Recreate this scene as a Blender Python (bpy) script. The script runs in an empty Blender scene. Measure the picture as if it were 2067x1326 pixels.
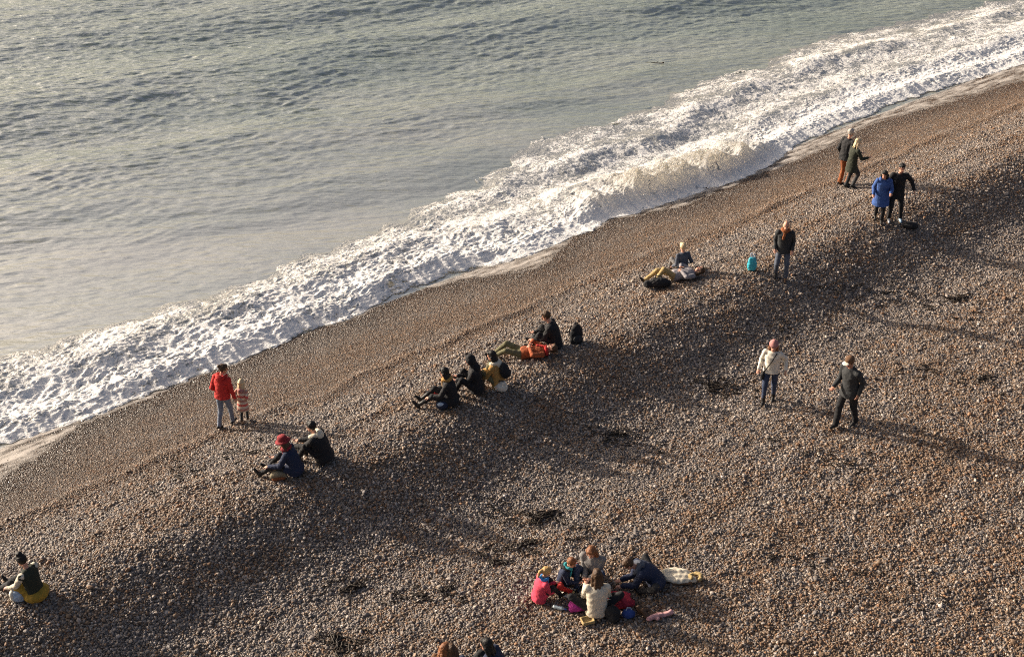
import bpy, math, random
import numpy as np
from mathutils import Vector, Matrix

R = math.radians
random.seed(7)
rng = np.random.default_rng(11)
scene = bpy.context.scene
C = scene.collection

# ------------------------------------------------------------------ camera, sky, sun, exposure
CAM_H, PITCH, FPX, IMW, IMH = 15.8, R(30.0), 2690.0, 2067.0, 1326.0
cam_data = bpy.data.cameras.new('camera')
cam = bpy.data.objects.new('camera', cam_data)
C.objects.link(cam)
cam.location = (0, 0, CAM_H)
cam.rotation_euler = (R(90) - PITCH, 0, 0)
cam_data.sensor_width = 36.0
cam_data.lens = FPX / IMW * 36.0
cam_data.clip_end = 9000
scene.camera = cam

SUN_EL = R(19.0)
SUN_TRAVEL = R(-25.0)                       # heading of the light over the ground, from +X
world = bpy.data.worlds.new('World')
scene.world = world
world.use_nodes = True
wn = world.node_tree
sky = wn.nodes.new('ShaderNodeTexSky')
sky.sky_type = 'NISHITA'
sky.sun_disc = False
sky.sun_elevation = SUN_EL
sky.sun_rotation = math.atan2(-math.cos(SUN_TRAVEL), -math.sin(SUN_TRAVEL))
sky.air_density = 0.7
sky.dust_density = 8.0
sky.ozone_density = 0.4
bg = wn.nodes['Background']
wn.links.new(sky.outputs[0], bg.inputs[0])
bg.inputs[1].default_value = 0.10

sun_data = bpy.data.lights.new('sun', 'SUN')
sun = bpy.data.objects.new('sun', sun_data)
C.objects.link(sun)
sun_data.energy = 5.0
sun_data.angle = R(0.6)
sun_data.color = (1.0, 0.88, 0.74)
sd = Vector((math.cos(SUN_TRAVEL) * math.cos(SUN_EL), math.sin(SUN_TRAVEL) * math.cos(SUN_EL), -math.sin(SUN_EL)))
sun.rotation_euler = sd.to_track_quat('-Z', 'Y').to_euler()
sun.location = (-30, 30, 30)

vs = scene.view_settings
vs.view_transform = 'Standard'
vs.look = 'None'
vs.exposure = 0.62
vs.gamma = 1.0
vs.use_curve_mapping = False
scene.cycles.use_denoising = False
scene.cycles.filter_width = 1.1

# ------------------------------------------------------------------ noise and the lie of the land
TH = R(40.0)                                # the shore runs 40 degrees off +X
CS, SN = math.cos(TH), math.sin(TH)
SEA_Z = -0.85

def to_sn(x, y):
    return x * CS + y * SN, x * SN - y * CS      # s along the shore, n landward

def to_xy(s, n):
    return s * CS + n * SN, s * SN - n * CS

def perlin(x, y, seed=0):
    x = np.asarray(x, float); y = np.asarray(y, float)
    xi = np.floor(x).astype(np.int64); yi = np.floor(y).astype(np.int64)
    xf = x - xi; yf = y - yi
    def g(ix, iy, fx, fy):
        h = (ix * 374761393 + iy * 668265263 + seed * 974634777) & 0xffffffff
        h = ((h ^ (h >> 13)) * 1274126177) & 0xffffffff
        h = (h ^ (h >> 16)) & 0xffff
        a = h * (2 * math.pi / 65536.0)
        return np.cos(a) * fx + np.sin(a) * fy
    u = xf * xf * xf * (xf * (xf * 6 - 15) + 10); v = yf * yf * yf * (yf * (yf * 6 - 15) + 10)
    a = g(xi, yi, xf, yf); b = g(xi + 1, yi, xf - 1, yf)
    c = g(xi, yi + 1, xf, yf - 1); d = g(xi + 1, yi + 1, xf - 1, yf - 1)
    return 1.5 * ((a + u * (b - a)) * (1 - v) + (c + u * (d - c)) * v)

def fbm(x, y, seed=0, octs=3, gain=0.5):
    t = 0; a = 1.0; f = 1.0
    for o in range(octs):
        t = t + a * perlin(x * f, y * f, seed + o * 17); a *= gain; f *= 2.03
    return t

def sstep(a, b, x):
    t = np.clip((x - a) / (b - a), 0, 1)
    return t * t * (3 - 2 * t)

PN = [-4000, -80, -34, -29.0, -25.2, -22.5, -20.0, -19.1, -18.5, -17.95, -16.7, -15.7, -14.2, -12.0, -8.0, 0.0, 60, 2000]
PZ = [-60, -6, -3.0, -1.75, -0.85, -0.28, 0.25, 0.43, 0.51, 0.39, -0.07, -0.18, -0.08, 0.0, 0.06, 0.15, 1.2, 30]

def terrain(x, y):
    x = np.asarray(x, float); y = np.asarray(y, float)
    s, n = to_sn(x, y)
    m = n + 0.15 * perlin(s / 5.5, n / 14.0, 3) + 0.07 * perlin(s / 1.7, n / 5.0, 5)
    m = np.where(n < -24, n + (m - n) * np.clip((n + 27) / 3, 0, 1), m)
    z = 0
    for o, w in ((-0.32, .15), (-0.16, .22), (0, .26), (0.16, .22), (0.32, .15)):
        z = z + w * np.interp(m + o, PN, PZ)
    land = sstep(-24.6, -22.5, n)
    near = sstep(120, 60, np.abs(s - 20)) * sstep(60, 20, n)
    # little tide ridges on the face, scuffs and footprints above them
    a1 = 0.5 + 0.5 * perlin(s / 2.4, n / 2, 21); a2 = 0.5 + 0.5 * perlin(s / 1.9, n / 2, 22)
    w1 = m + 21.6 + 0.25 * perlin(s / 1.1, 0 * s, 23); w2 = m + 19.7 + 0.2 * perlin(s / 1.3, 0 * s + 4, 24)
    z = z + land * near * (0.085 * a1 * np.exp(-(w1 / 0.17) ** 2) + 0.06 * a2 * np.exp(-(w2 / 0.2) ** 2) + 0.06 * a1 * a2 * np.exp(-((m + 20.55) / 0.15) ** 2))
    rough = land * near * (0.35 + 0.65 * sstep(-20.5, -18.0, n))
    z = z + rough * (0.013 * perlin(s / 1.6, n / 1.1, 31) + (0.014 + 0.014 * sstep(-16, -13.5, n)) * perlin(s / 0.62, n / 0.45, 32)
                     + 0.014 * perlin(s / 0.30, n / 0.26, 33))
    return z

def tz(x, y):
    return float(terrain(np.array([x]), np.array([y]))[0])

def pix_ray(u, v):
    a = (u - IMW / 2) / FPX; t = (v - IMH / 2) / FPX
    return a, math.cos(PITCH) - t * math.sin(PITCH), -math.sin(PITCH) - t * math.cos(PITCH)

def on_ground(u, v):
    dx, dy, dz = pix_ray(u, v)
    z = 0.0
    for _ in range(14):
        k = (CAM_H - z) / -dz
        z = 0.5 * z + 0.5 * tz(dx * k, dy * k)
    k = (CAM_H - z) / -dz
    return dx * k, dy * k, tz(dx * k, dy * k)

def on_sea(u, v):
    dx, dy, dz = pix_ray(u, v)
    k = (CAM_H - SEA_Z) / -dz
    return dx * k, dy * k

def project(x, y, z):
    zz = z - CAM_H
    dep = y * math.cos(PITCH) - zz * math.sin(PITCH)
    up = y * math.sin(PITCH) + zz * math.cos(PITCH)
    dep = np.maximum(dep, 0.1)
    return IMW / 2 + FPX * x / dep, IMH / 2 - FPX * up / dep

# sea waves: many trains running in to the shore
WAVES = []
wr = random.Random(5)
for lam, amp, ang in ((9.0, .19, 25), (6.3, .095, 29), (4.4, .036, 21), (3.2, .018, 33)):
    WAVES.append((2 * math.pi / lam, amp, R(ang), wr.random() * 6.28, 1))
for i in range(60):
    lam = 0.26 * (2.4 / 0.26) ** wr.random()
    WAVES.append((2 * math.pi / lam, 0.0050 * lam ** 0.55, R(wr.gauss(16, 24 if lam < 0.9 else 11)), wr.random() * 6.28, 0))

def sea_height(x, y):
    s, n = to_sn(x, y)
    wx = x + 0.5 * perlin(x / 4.0, y / 4.0, 71); wy = y + 0.5 * perlin(x / 4.0, y / 4.0, 72)
    big = 0; small = 0
    for k, a, ang, ph, isbig in WAVES:
        q = np.sin(k * (wx * math.sin(ang) - wy * math.cos(ang)) + ph)
        if isbig:
            big = big + a * q
        else:
            small = small + a * (2 * ((q + 1) * 0.5) ** 1.6 - 0.85)
    gust = 0.85 + 0.22 * perlin(s / 5.0, n / 2.6, 75)
    damp = 0.30 + 0.70 * sstep(-30.5, -38.0, n)
    env = 0.85 + 0.35 * perlin(s / 9.0, n / 6.0, 76)
    shore = sstep(-25.0, -28.5, n)
    far = sstep(200, 80, np.hypot(x, y - 40))
    return SEA_Z + shore * far * (big * env + small * gust * damp)

# ------------------------------------------------------------------ materials
MATS = {}

def nt(name):
    m = bpy.data.materials.new(name)
    m.use_nodes = True
    return m, m.node_tree, m.node_tree.nodes['Principled BSDF']

def fabric(name, col, rough=0.85, var=0.25, scale=14.0, sheen=0.03):
    if name in MATS:
        return MATS[name]
    m, t, b = nt(name)
    tc = t.nodes.new('ShaderNodeTexCoord')
    no = t.nodes.new('ShaderNodeTexNoise'); no.inputs['Scale'].default_value = scale; no.inputs['Detail'].default_value = 4
    t.links.new(tc.outputs['Object'], no.inputs['Vector'])
    mx = t.nodes.new('ShaderNodeMix'); mx.data_type = 'RGBA'
    mx.inputs[6].default_value = tuple(c * (1 - var) for c in col) + (1,)
    mx.inputs[7].default_value = tuple(min(1, c * (1 + var)) for c in col) + (1,)
    t.links.new(no.outputs['Fac'], mx.inputs[0]); t.links.new(mx.outputs[2], b.inputs['Base Color'])
    n2 = t.nodes.new('ShaderNodeTexNoise'); n2.inputs['Scale'].default_value = scale * 6
    t.links.new(tc.outputs['Object'], n2.inputs['Vector'])
    bp = t.nodes.new('ShaderNodeBump'); bp.inputs['Strength'].default_value = 0.35; bp.inputs['Distance'].default_value = 0.01
    t.links.new(n2.outputs['Fac'], bp.inputs['Height']); t.links.new(bp.outputs[0], b.inputs['Normal'])
    b.inputs['Roughness'].default_value = rough
    b.inputs['Sheen Weight'].default_value = sheen
    b.inputs['Specular IOR Level'].default_value = 0.3
    MATS[name] = m
    return m

def striped(name, cols, period):
    m, t, b = nt(name)
    tc = t.nodes.new('ShaderNodeTexCoord'); sp = t.nodes.new('ShaderNodeSeparateXYZ')
    t.links.new(tc.outputs['Object'], sp.inputs[0])
    d = t.nodes.new('ShaderNodeMath'); d.operation = 'DIVIDE'; d.inputs[1].default_value = period
    t.links.new(sp.outputs[2], d.inputs[0])
    fr = t.nodes.new('ShaderNodeMath'); fr.operation = 'FRACT'
    t.links.new(d.outputs[0], fr.inputs[0])
    cr = t.nodes.new('ShaderNodeValToRGB'); cr.color_ramp.interpolation = 'CONSTANT'
    els = cr.color_ramp.elements
    els[0].position = 0; els[0].color = cols[0] + (1,)
    els[1].position = 1 / len(cols); els[1].color = cols[1] + (1,)
    for i in range(2, len(cols)):
        e = els.new(i / len(cols)); e.color = cols[i] + (1,)
    t.links.new(fr.outputs[0], cr.inputs[0]); t.links.new(cr.outputs[0], b.inputs['Base Color'])
    b.inputs['Roughness'].default_value = 0.9
    return m

def skin_mat(name, col):
    if name in MATS:
        return MATS[name]
    m, t, b = nt(name)
    no = t.nodes.new('ShaderNodeTexNoise'); no.inputs['Scale'].default_value = 30
    mx = t.nodes.new('ShaderNodeMix'); mx.data_type = 'RGBA'
    mx.inputs[6].default_value = col + (1,); mx.inputs[7].default_value = (min(1, col[0] * 1.08), col[1] * 0.82, col[2] * 0.78, 1)
    t.links.new(no.outputs['Fac'], mx.inputs[0]); t.links.new(mx.outputs[2], b.inputs['Base Color'])
    b.inputs['Roughness'].default_value = 0.55
    MATS[name] = m
    return m

SKIN = skin_mat('skin', (0.56, 0.33, 0.23))
SKIN2 = skin_mat('skin_tanned', (0.42, 0.23, 0.15))
EYE = fabric('eye_dark', (0.03, 0.02, 0.02), 0.3, 0.1, 40, 0)
LIP = fabric('lip', (0.40, 0.14, 0.12), 0.5, 0.1, 40, 0)

# ------------------------------------------------------------------ small mesh toolkit
def tag(o, label=None, cat=None, group=None, kind=None):
    if label: o['label'] = label
    if cat: o['category'] = cat
    if group: o['group'] = group
    if kind: o['kind'] = kind
    return o

def link(name, me, mat=None, parent=None):
    o = bpy.data.objects.new(name, me)
    C.objects.link(o)
    if mat: me.materials.append(mat)
    if parent: o.parent = parent
    return o

def mesh_np(name, co, quads, smooth=True):
    me = bpy.data.meshes.new(name)
    co = np.ascontiguousarray(co, np.float32); quads = np.ascontiguousarray(quads, np.int32)
    me.vertices.add(len(co)); me.vertices.foreach_set('co', co.ravel())
    k = quads.shape[1]
    me.loops.add(quads.size); me.loops.foreach_set('vertex_index', quads.ravel())
    me.polygons.add(len(quads)); me.polygons.foreach_set('loop_start', np.arange(0, quads.size, k, dtype=np.int32))
    me.update(calc_edges=True)
    me.polygons.foreach_set('use_smooth', np.full(len(quads), smooth))
    return me

def grid_quads(ns, nn):
    i = np.arange(ns * nn).reshape(ns, nn)
    return np.stack([i[:-1, :-1].ravel(), i[1:, :-1].ravel(), i[1:, 1:].ravel(), i[:-1, 1:].ravel()], 1)

def V(*a):
    return np.array(a, float)

def unit(v):
    v = np.asarray(v, float)
    return v / (np.linalg.norm(v) + 1e-9)

class MB:
    def __init__(self):
        self.v = []; self.f = []
    def rings(self, rs, seg=12):
        """rs: list of (centre, axis u, axis v) rings, closed with a fan at each end"""
        b = len(self.v)
        for c, u, w in rs:
            for i in range(seg):
                a = 2 * math.pi * i / seg
                self.v.append(c + u * math.cos(a) + w * math.sin(a))
        m = len(rs)
        for j in range(m - 1):
            for i in range(seg):
                i2 = (i + 1) % seg
                self.f.append((b + j * seg + i, b + j * seg + i2, b + (j + 1) * seg + i2, b + (j + 1) * seg + i))
        self.f.append(tuple(b + i for i in range(seg))[::-1])
        self.f.append(tuple(b + (m - 1) * seg + i for i in range(seg)))
    def cap(self, p0, r0, p1, r1, seg=12, flat=1.0, ref=None):
        p0 = np.asarray(p0, float); p1 = np.asarray(p1, float)
        d = unit(p1 - p0)
        ref = V(0, 0, 1) if ref is None else np.asarray(ref, float)
        if abs(d @ unit(ref)) > 0.95: ref = V(0, 1, 0) if abs(d[1]) < 0.9 else V(1, 0, 0)
        u = unit(np.cross(d, ref)); w = np.cross(d, u)
        rs = []
        for a in (-85, -50, -20): rs.append((p0 + d * r0 * math.sin(R(a)), r0 * math.cos(R(a))))
        for a in (20, 50, 85): rs.append((p1 + d * r1 * math.sin(R(a)), r1 * math.cos(R(a))))
        self.rings([(c, u * r, w * r * flat) for c, r in rs], seg)
    def chain(self, pts, rad, seg=12, flat=1.0):
        for i in range(len(pts) - 1): self.cap(pts[i], rad[i], pts[i + 1], rad[i + 1], seg, flat)
    def ell(self, c, ax, seg=14):
        """ellipsoid: ax = three axis vectors"""
        c = np.asarray(c, float)
        self.rings([(c + ax[2] * math.sin(R(a)), ax[0] * math.cos(R(a)), ax[1] * math.cos(R(a)))
                    for a in (-88, -70, -50, -30, -10, 10, 30, 50, 70, 88)], seg)
    def box(self, c, ax):
        b = len(self.v); c = np.asarray(c, float)
        for i in (-1, 1):
            for j in (-1, 1):
                for k in (-1, 1): self.v.append(c + ax[0] * i + ax[1] * j + ax[2] * k)
        for q in ((0, 1, 3, 2), (4, 6, 7, 5), (0, 4, 5, 1), (2, 3, 7, 6), (0, 2, 6, 4), (1, 5, 7, 3)):
            self.f.append(tuple(b + i for i in q))
    def mesh(self, name, smooth=True):
        me = bpy.data.meshes.new(name)
        me.from_pydata([tuple(p) for p in self.v], [], self.f)
        if smooth: me.polygons.foreach_set('use_smooth', np.full(len(me.polygons), True))
        me.update()
        return me

PENDING = []

def soft(name, mb, mat, parent, voxel=0.014, smooth=3, dec=None, folds=0.0, fscale=9.0, seed=0):
    """one continuous surface grown round the shapes in mb (finished in finish_soft)"""
    o = link(name, mb.mesh(name), None, parent)
    m = o.modifiers.new('r', 'REMESH'); m.mode = 'VOXEL'; m.voxel_size = voxel
    if smooth:
        s = o.modifiers.new('s', 'SMOOTH'); s.factor = 0.5; s.iterations = smooth
    if dec:
        d = o.modifiers.new('d', 'DECIMATE'); d.ratio = dec
    PENDING.append((o, mat, folds, fscale, seed))
    return o

def finish_soft():
    bpy.context.view_layer.update()
    dg = bpy.context.evaluated_depsgraph_get()
    done = []
    for o, mat, folds, fs, seed in PENDING:
        done.append(bpy.data.meshes.new_from_object(o.evaluated_get(dg)))
    for (o, mat, folds, fs, seed), me in zip(PENDING, done):
        old = o.data
        o.modifiers.clear()
        nv = len(me.vertices)
        if folds and nv:
            co = np.empty(nv * 3, np.float32); me.vertices.foreach_get('co', co); co = co.reshape(-1, 3)
            no = np.empty(nv * 3, np.float32); me.vertices.foreach_get('normal', no); no = no.reshape(-1, 3)
            a = perlin(co[:, 0] * fs + 0.6 * co[:, 1] * fs + seed * 3.1, co[:, 2] * fs * 1.3 + 0.5 * co[:, 1] * fs, seed)
            b = perlin(co[:, 1] * fs * 2 + seed, co[:, 2] * fs * 1.9 - co[:, 0] * fs * 1.2, seed + 9)
            h = folds * ((0.5 - np.abs(a)) + 0.5 * b)
            co = co + no * h[:, None]
            me.vertices.foreach_set('co', co.astype(np.float32).ravel())
        me.materials.clear(); me.materials.append(mat)
        me.polygons.foreach_set('use_smooth', np.full(len(me.polygons), True))
        me.update()
        o.data = me
        me.name = o.name
        bpy.data.meshes.remove(old)

# ------------------------------------------------------------------ the sea
def axis(lo, hi, step, far_lo, far_hi, k=1.28):
    a = list(np.arange(lo, hi + step * .5, step))
    d = step; x = a[-1]
    while x < far_hi:
        d *= k; x += d; a.append(x)
    d = step; x = a[0]; pre = []
    while x > far_lo:
        d *= k; x -= d; pre.append(x)
    return np.array(pre[::-1] + a)

def sheet(name, sa, na, hfun):
    S, N = np.meshgrid(sa, na, indexing='ij')
    X, Y = to_xy(S, N)
    Z = hfun(X.ravel(), Y.ravel())
    return mesh_np(name, np.stack([X.ravel(), Y.ravel(), Z], 1), grid_quads(len(sa), len(na)))

def water_bsdf(t, colour, normal, soft_up=0.22):
    """silty water: light scattered back from inside it hardly follows the ripples, the mirror of the sky does"""
    sc = t.nodes.new('ShaderNodeVectorMath'); sc.operation = 'SCALE'; sc.inputs['Scale'].default_value = 1 - soft_up
    t.links.new(normal, sc.inputs[0])
    ad = t.nodes.new('ShaderNodeVectorMath'); ad.operation = 'ADD'; ad.inputs[1].default_value = (0, 0, soft_up)
    t.links.new(sc.outputs[0], ad.inputs[0])
    nz = t.nodes.new('ShaderNodeVectorMath'); nz.operation = 'NORMALIZE'; t.links.new(ad.outputs[0], nz.inputs[0])
    di = t.nodes.new('ShaderNodeBsdfDiffuse'); t.links.new(nz.outputs[0], di.inputs['Normal'])
    if hasattr(colour, 'node'): t.links.new(colour, di.inputs['Color'])
    else: di.inputs['Color'].default_value = colour
    gl = t.nodes.new('ShaderNodeBsdfGlossy'); gl.inputs['Roughness'].default_value = 0.10; t.links.new(normal, gl.inputs['Normal'])
    fr = t.nodes.new('ShaderNodeFresnel'); fr.inputs['IOR'].default_value = 1.34; t.links.new(normal, fr.inputs['Normal'])
    fm = t.nodes.new('ShaderNodeMath'); fm.operation = 'MULTIPLY'; fm.inputs[1].default_value = 0.9; t.links.new(fr.outputs[0], fm.inputs[0])
    fc = t.nodes.new('ShaderNodeMath'); fc.operation = 'MINIMUM'; fc.inputs[1].default_value = 0.5; t.links.new(fm.outputs[0], fc.inputs[0])
    mi = t.nodes.new('ShaderNodeMixShader')
    t.links.new(fc.outputs[0], mi.inputs[0]); t.links.new(di.outputs[0], mi.inputs[1]); t.links.new(gl.outputs[0], mi.inputs[2])
    return mi.outputs[0]

sea_s = axis(3.0, 52.0, 0.075, -4000, 4000)
sea_n = axis(-57.0, -23.6, 0.052, -6000, -23.7)
sea_n = sea_n[sea_n <= -23.55]
sea_me = sheet('sea', sea_s, sea_n, sea_height)
m, t, b = nt('sea_water')
geo = t.nodes.new('ShaderNodeNewGeometry')
mp = t.nodes.new('ShaderNodeMapping'); mp.inputs['Rotation'].default_value = (0, 0, -TH); mp.inputs['Scale'].default_value = (0.35, 1, 1)
t.links.new(geo.outputs['Position'], mp.inputs['Vector'])
n1 = t.nodes.new('ShaderNodeTexNoise'); n1.inputs['Scale'].default_value = 0.35; n1.inputs['Detail'].default_value = 5
t.links.new(mp.outputs[0], n1.inputs['Vector'])
sp = t.nodes.new('ShaderNodeSeparateXYZ'); t.links.new(mp.outputs[0], sp.inputs[0])
mr = t.nodes.new('ShaderNodeMapRange')           # silt stirred up close to the surf (rotated y = -n)
mr.inputs['From Min'].default_value = 40; mr.inputs['From Max'].default_value = 28
t.links.new(sp.outputs[1], mr.inputs['Value'])
silt = t.nodes.new('ShaderNodeMath'); silt.operation = 'MULTIPLY'
t.links.new(mr.outputs[0], silt.inputs[0]); t.links.new(n1.outputs['Fac'], silt.inputs[1])
cr = t.nodes.new('ShaderNodeValToRGB')
cr.color_ramp.elements[0].position = 0.35; cr.color_ramp.elements[0].color = (0.270, 0.315, 0.268, 1)
cr.color_ramp.elements[1].position = 0.70; cr.color_ramp.elements[1].color = (0.370, 0.405, 0.352, 1)
t.links.new(n1.outputs['Fac'], cr.inputs[0])
mx = t.nodes.new('ShaderNodeMix'); mx.data_type = 'RGBA'; mx.inputs[7].default_value = (0.425, 0.40, 0.355, 1)
t.links.new(silt.outputs[0], mx.inputs[0]); t.links.new(cr.outputs[0], mx.inputs[6])
mp2 = t.nodes.new('ShaderNodeMapping'); mp2.inputs['Rotation'].default_value = (0, 0, R(-14)); mp2.inputs['Scale'].default_value = (0.32, 1, 1)
t.links.new(geo.outputs['Position'], mp2.inputs['Vector'])
n2 = t.nodes.new('ShaderNodeTexNoise'); n2.inputs['Scale'].default_value = 1.9; n2.inputs['Detail'].default_value = 4; n2.inputs['Distortion'].default_value = 0.5
t.links.new(mp2.outputs[0], n2.inputs['Vector'])
bp = t.nodes.new('ShaderNodeBump'); bp.inputs['Strength'].default_value = 0.95; bp.inputs['Distance'].default_value = 0.15
rg = t.nodes.new('ShaderNodeMath'); rg.operation = 'SUBTRACT'; rg.inputs[1].default_value = 0.5; t.links.new(n2.outputs['Fac'], rg.inputs[0])
ra = t.nodes.new('ShaderNodeMath'); ra.operation = 'ABSOLUTE'; t.links.new(rg.outputs[0], ra.inputs[0])
n3 = t.nodes.new('ShaderNodeTexNoise'); n3.inputs['Scale'].default_value = 4.6; n3.inputs['Detail'].default_value = 4; t.links.new(mp2.outputs[0], n3.inputs['Vector'])
rm = t.nodes.new('ShaderNodeMath'); rm.operation = 'MULTIPLY_ADD'; rm.inputs[1].default_value = -1.3; t.links.new(ra.outputs[0], rm.inputs[0]); t.links.new(n3.outputs['Fac'], rm.inputs[2])
t.links.new(rm.outputs[0], bp.inputs['Height'])
ms_ = t.nodes.new('ShaderNodeMapRange'); ms_.inputs['To Min'].default_value = 0.95; ms_.inputs['To Max'].default_value = 0.30   # glassier shallows
t.links.new(mr.outputs[0], ms_.inputs['Value']); t.links.new(ms_.outputs[0], bp.inputs['Strength'])
t.links.new(water_bsdf(t, mx.outputs[2], bp.outputs[0]), t.nodes['Material Output'].inputs['Surface'])
tag(link('sea', sea_me, m), kind='structure')

# ------------------------------------------------------------------ the beach under the stones
beach_s = axis(0.0, 56.0, 0.12, -1500, 1500)
beach_n = axis(-27.5, -5.0, 0.09, -120, 1500)
beach_me = sheet('beach', beach_s, beach_n, terrain)
m, t, b = nt('shingle_bed')
geo = t.nodes.new('ShaderNodeNewGeometry')
vo = t.nodes.new('ShaderNodeTexVoronoi'); vo.inputs['Scale'].default_value = 19
t.links.new(geo.outputs['Position'], vo.inputs['Vector'])
hs = t.nodes.new('ShaderNodeValToRGB')
cols = ((0.05, 0.036, 0.025), (0.12, 0.09, 0.066), (0.10, 0.092, 0.085), (0.19, 0.155, 0.125))
hs.color_ramp.elements[0].color = cols[0] + (1,); hs.color_ramp.elements[1].color = cols[3] + (1,)
for i in (1, 2):
    e = hs.color_ramp.elements.new(i / 3); e.color = cols[i] + (1,)
t.links.new(vo.outputs['Color'], hs.inputs[0]); t.links.new(hs.outputs[0], b.inputs['Base Color'])
bp = t.nodes.new('ShaderNodeBump'); bp.invert = True; bp.inputs['Strength'].default_value = 1.0; bp.inputs['Distance'].default_value = 0.04
t.links.new(vo.outputs['Distance'], bp.inputs['Height']); t.links.new(bp.outputs[0], b.inputs['Normal'])
b.inputs['Roughness'].default_value = 0.8
tag(link('beach', beach_me, m), kind='structure')

# ------------------------------------------------------------------ shingle: one stone instanced on every point
FRONT = [(0, 905), (180, 850), (310, 805), (400, 762), (520, 715), (620, 670), (720, 640), (800, 600), (900, 555), (960, 545), (1060, 530),
         (1180, 480), (1230, 447), (1320, 430), (1420, 395), (1500, 375), (1560, 340), (1610, 290), (1700, 255), (1800, 210), (1920, 175), (2067, 135)]
BACK = [(0, 720), (150, 665), (280, 620), (420, 585), (540, 540), (700, 470), (800, 430), (810, 400), (900, 370), (1000, 320), (1050, 270),
        (1200, 240), (1380, 170), (1500, 140), (1620, 70), (1800, 30), (1950, 0)]
fs_, fn_ = np.array([to_sn(*on_sea(*q)) for q in FRONT]).T
bs_, bn_ = np.array([to_sn(*on_sea(*q)) for q in BACK]).T

def n_front(s):
    return np.interp(s, fs_, fn_) + 0.14 * perlin(s / 0.8, s * 0 + .5, 41) + 0.09 * perlin(s / 0.27, s * 0 + .5, 42) + 0.04 * perlin(s / 0.11, s * 0 + .5, 46)

def n_back(s):
    return np.interp(s, bs_, bn_) + 0.45 * perlin(s / 1.1, s * 0 + .5, 43) + 0.2 * perlin(s / 0.35, s * 0 + .5, 44)

def swash_reach(s):
    r = 0.06 + 0 * s
    for c, w, a in ((6.0, 1.8, 1.7), (20.3, 1.6, 1.1), (27.0, 1.6, 0.55), (33.5, 2.2, 0.9), (41.0, 5.5, 1.45), (49.0, 5.0, 1.3)):
        r = r + a * np.exp(-((s - c) / w) ** 2)
    return r + 0.16 * perlin(s / 0.9, s * 0 + 8.5, 45)

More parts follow.
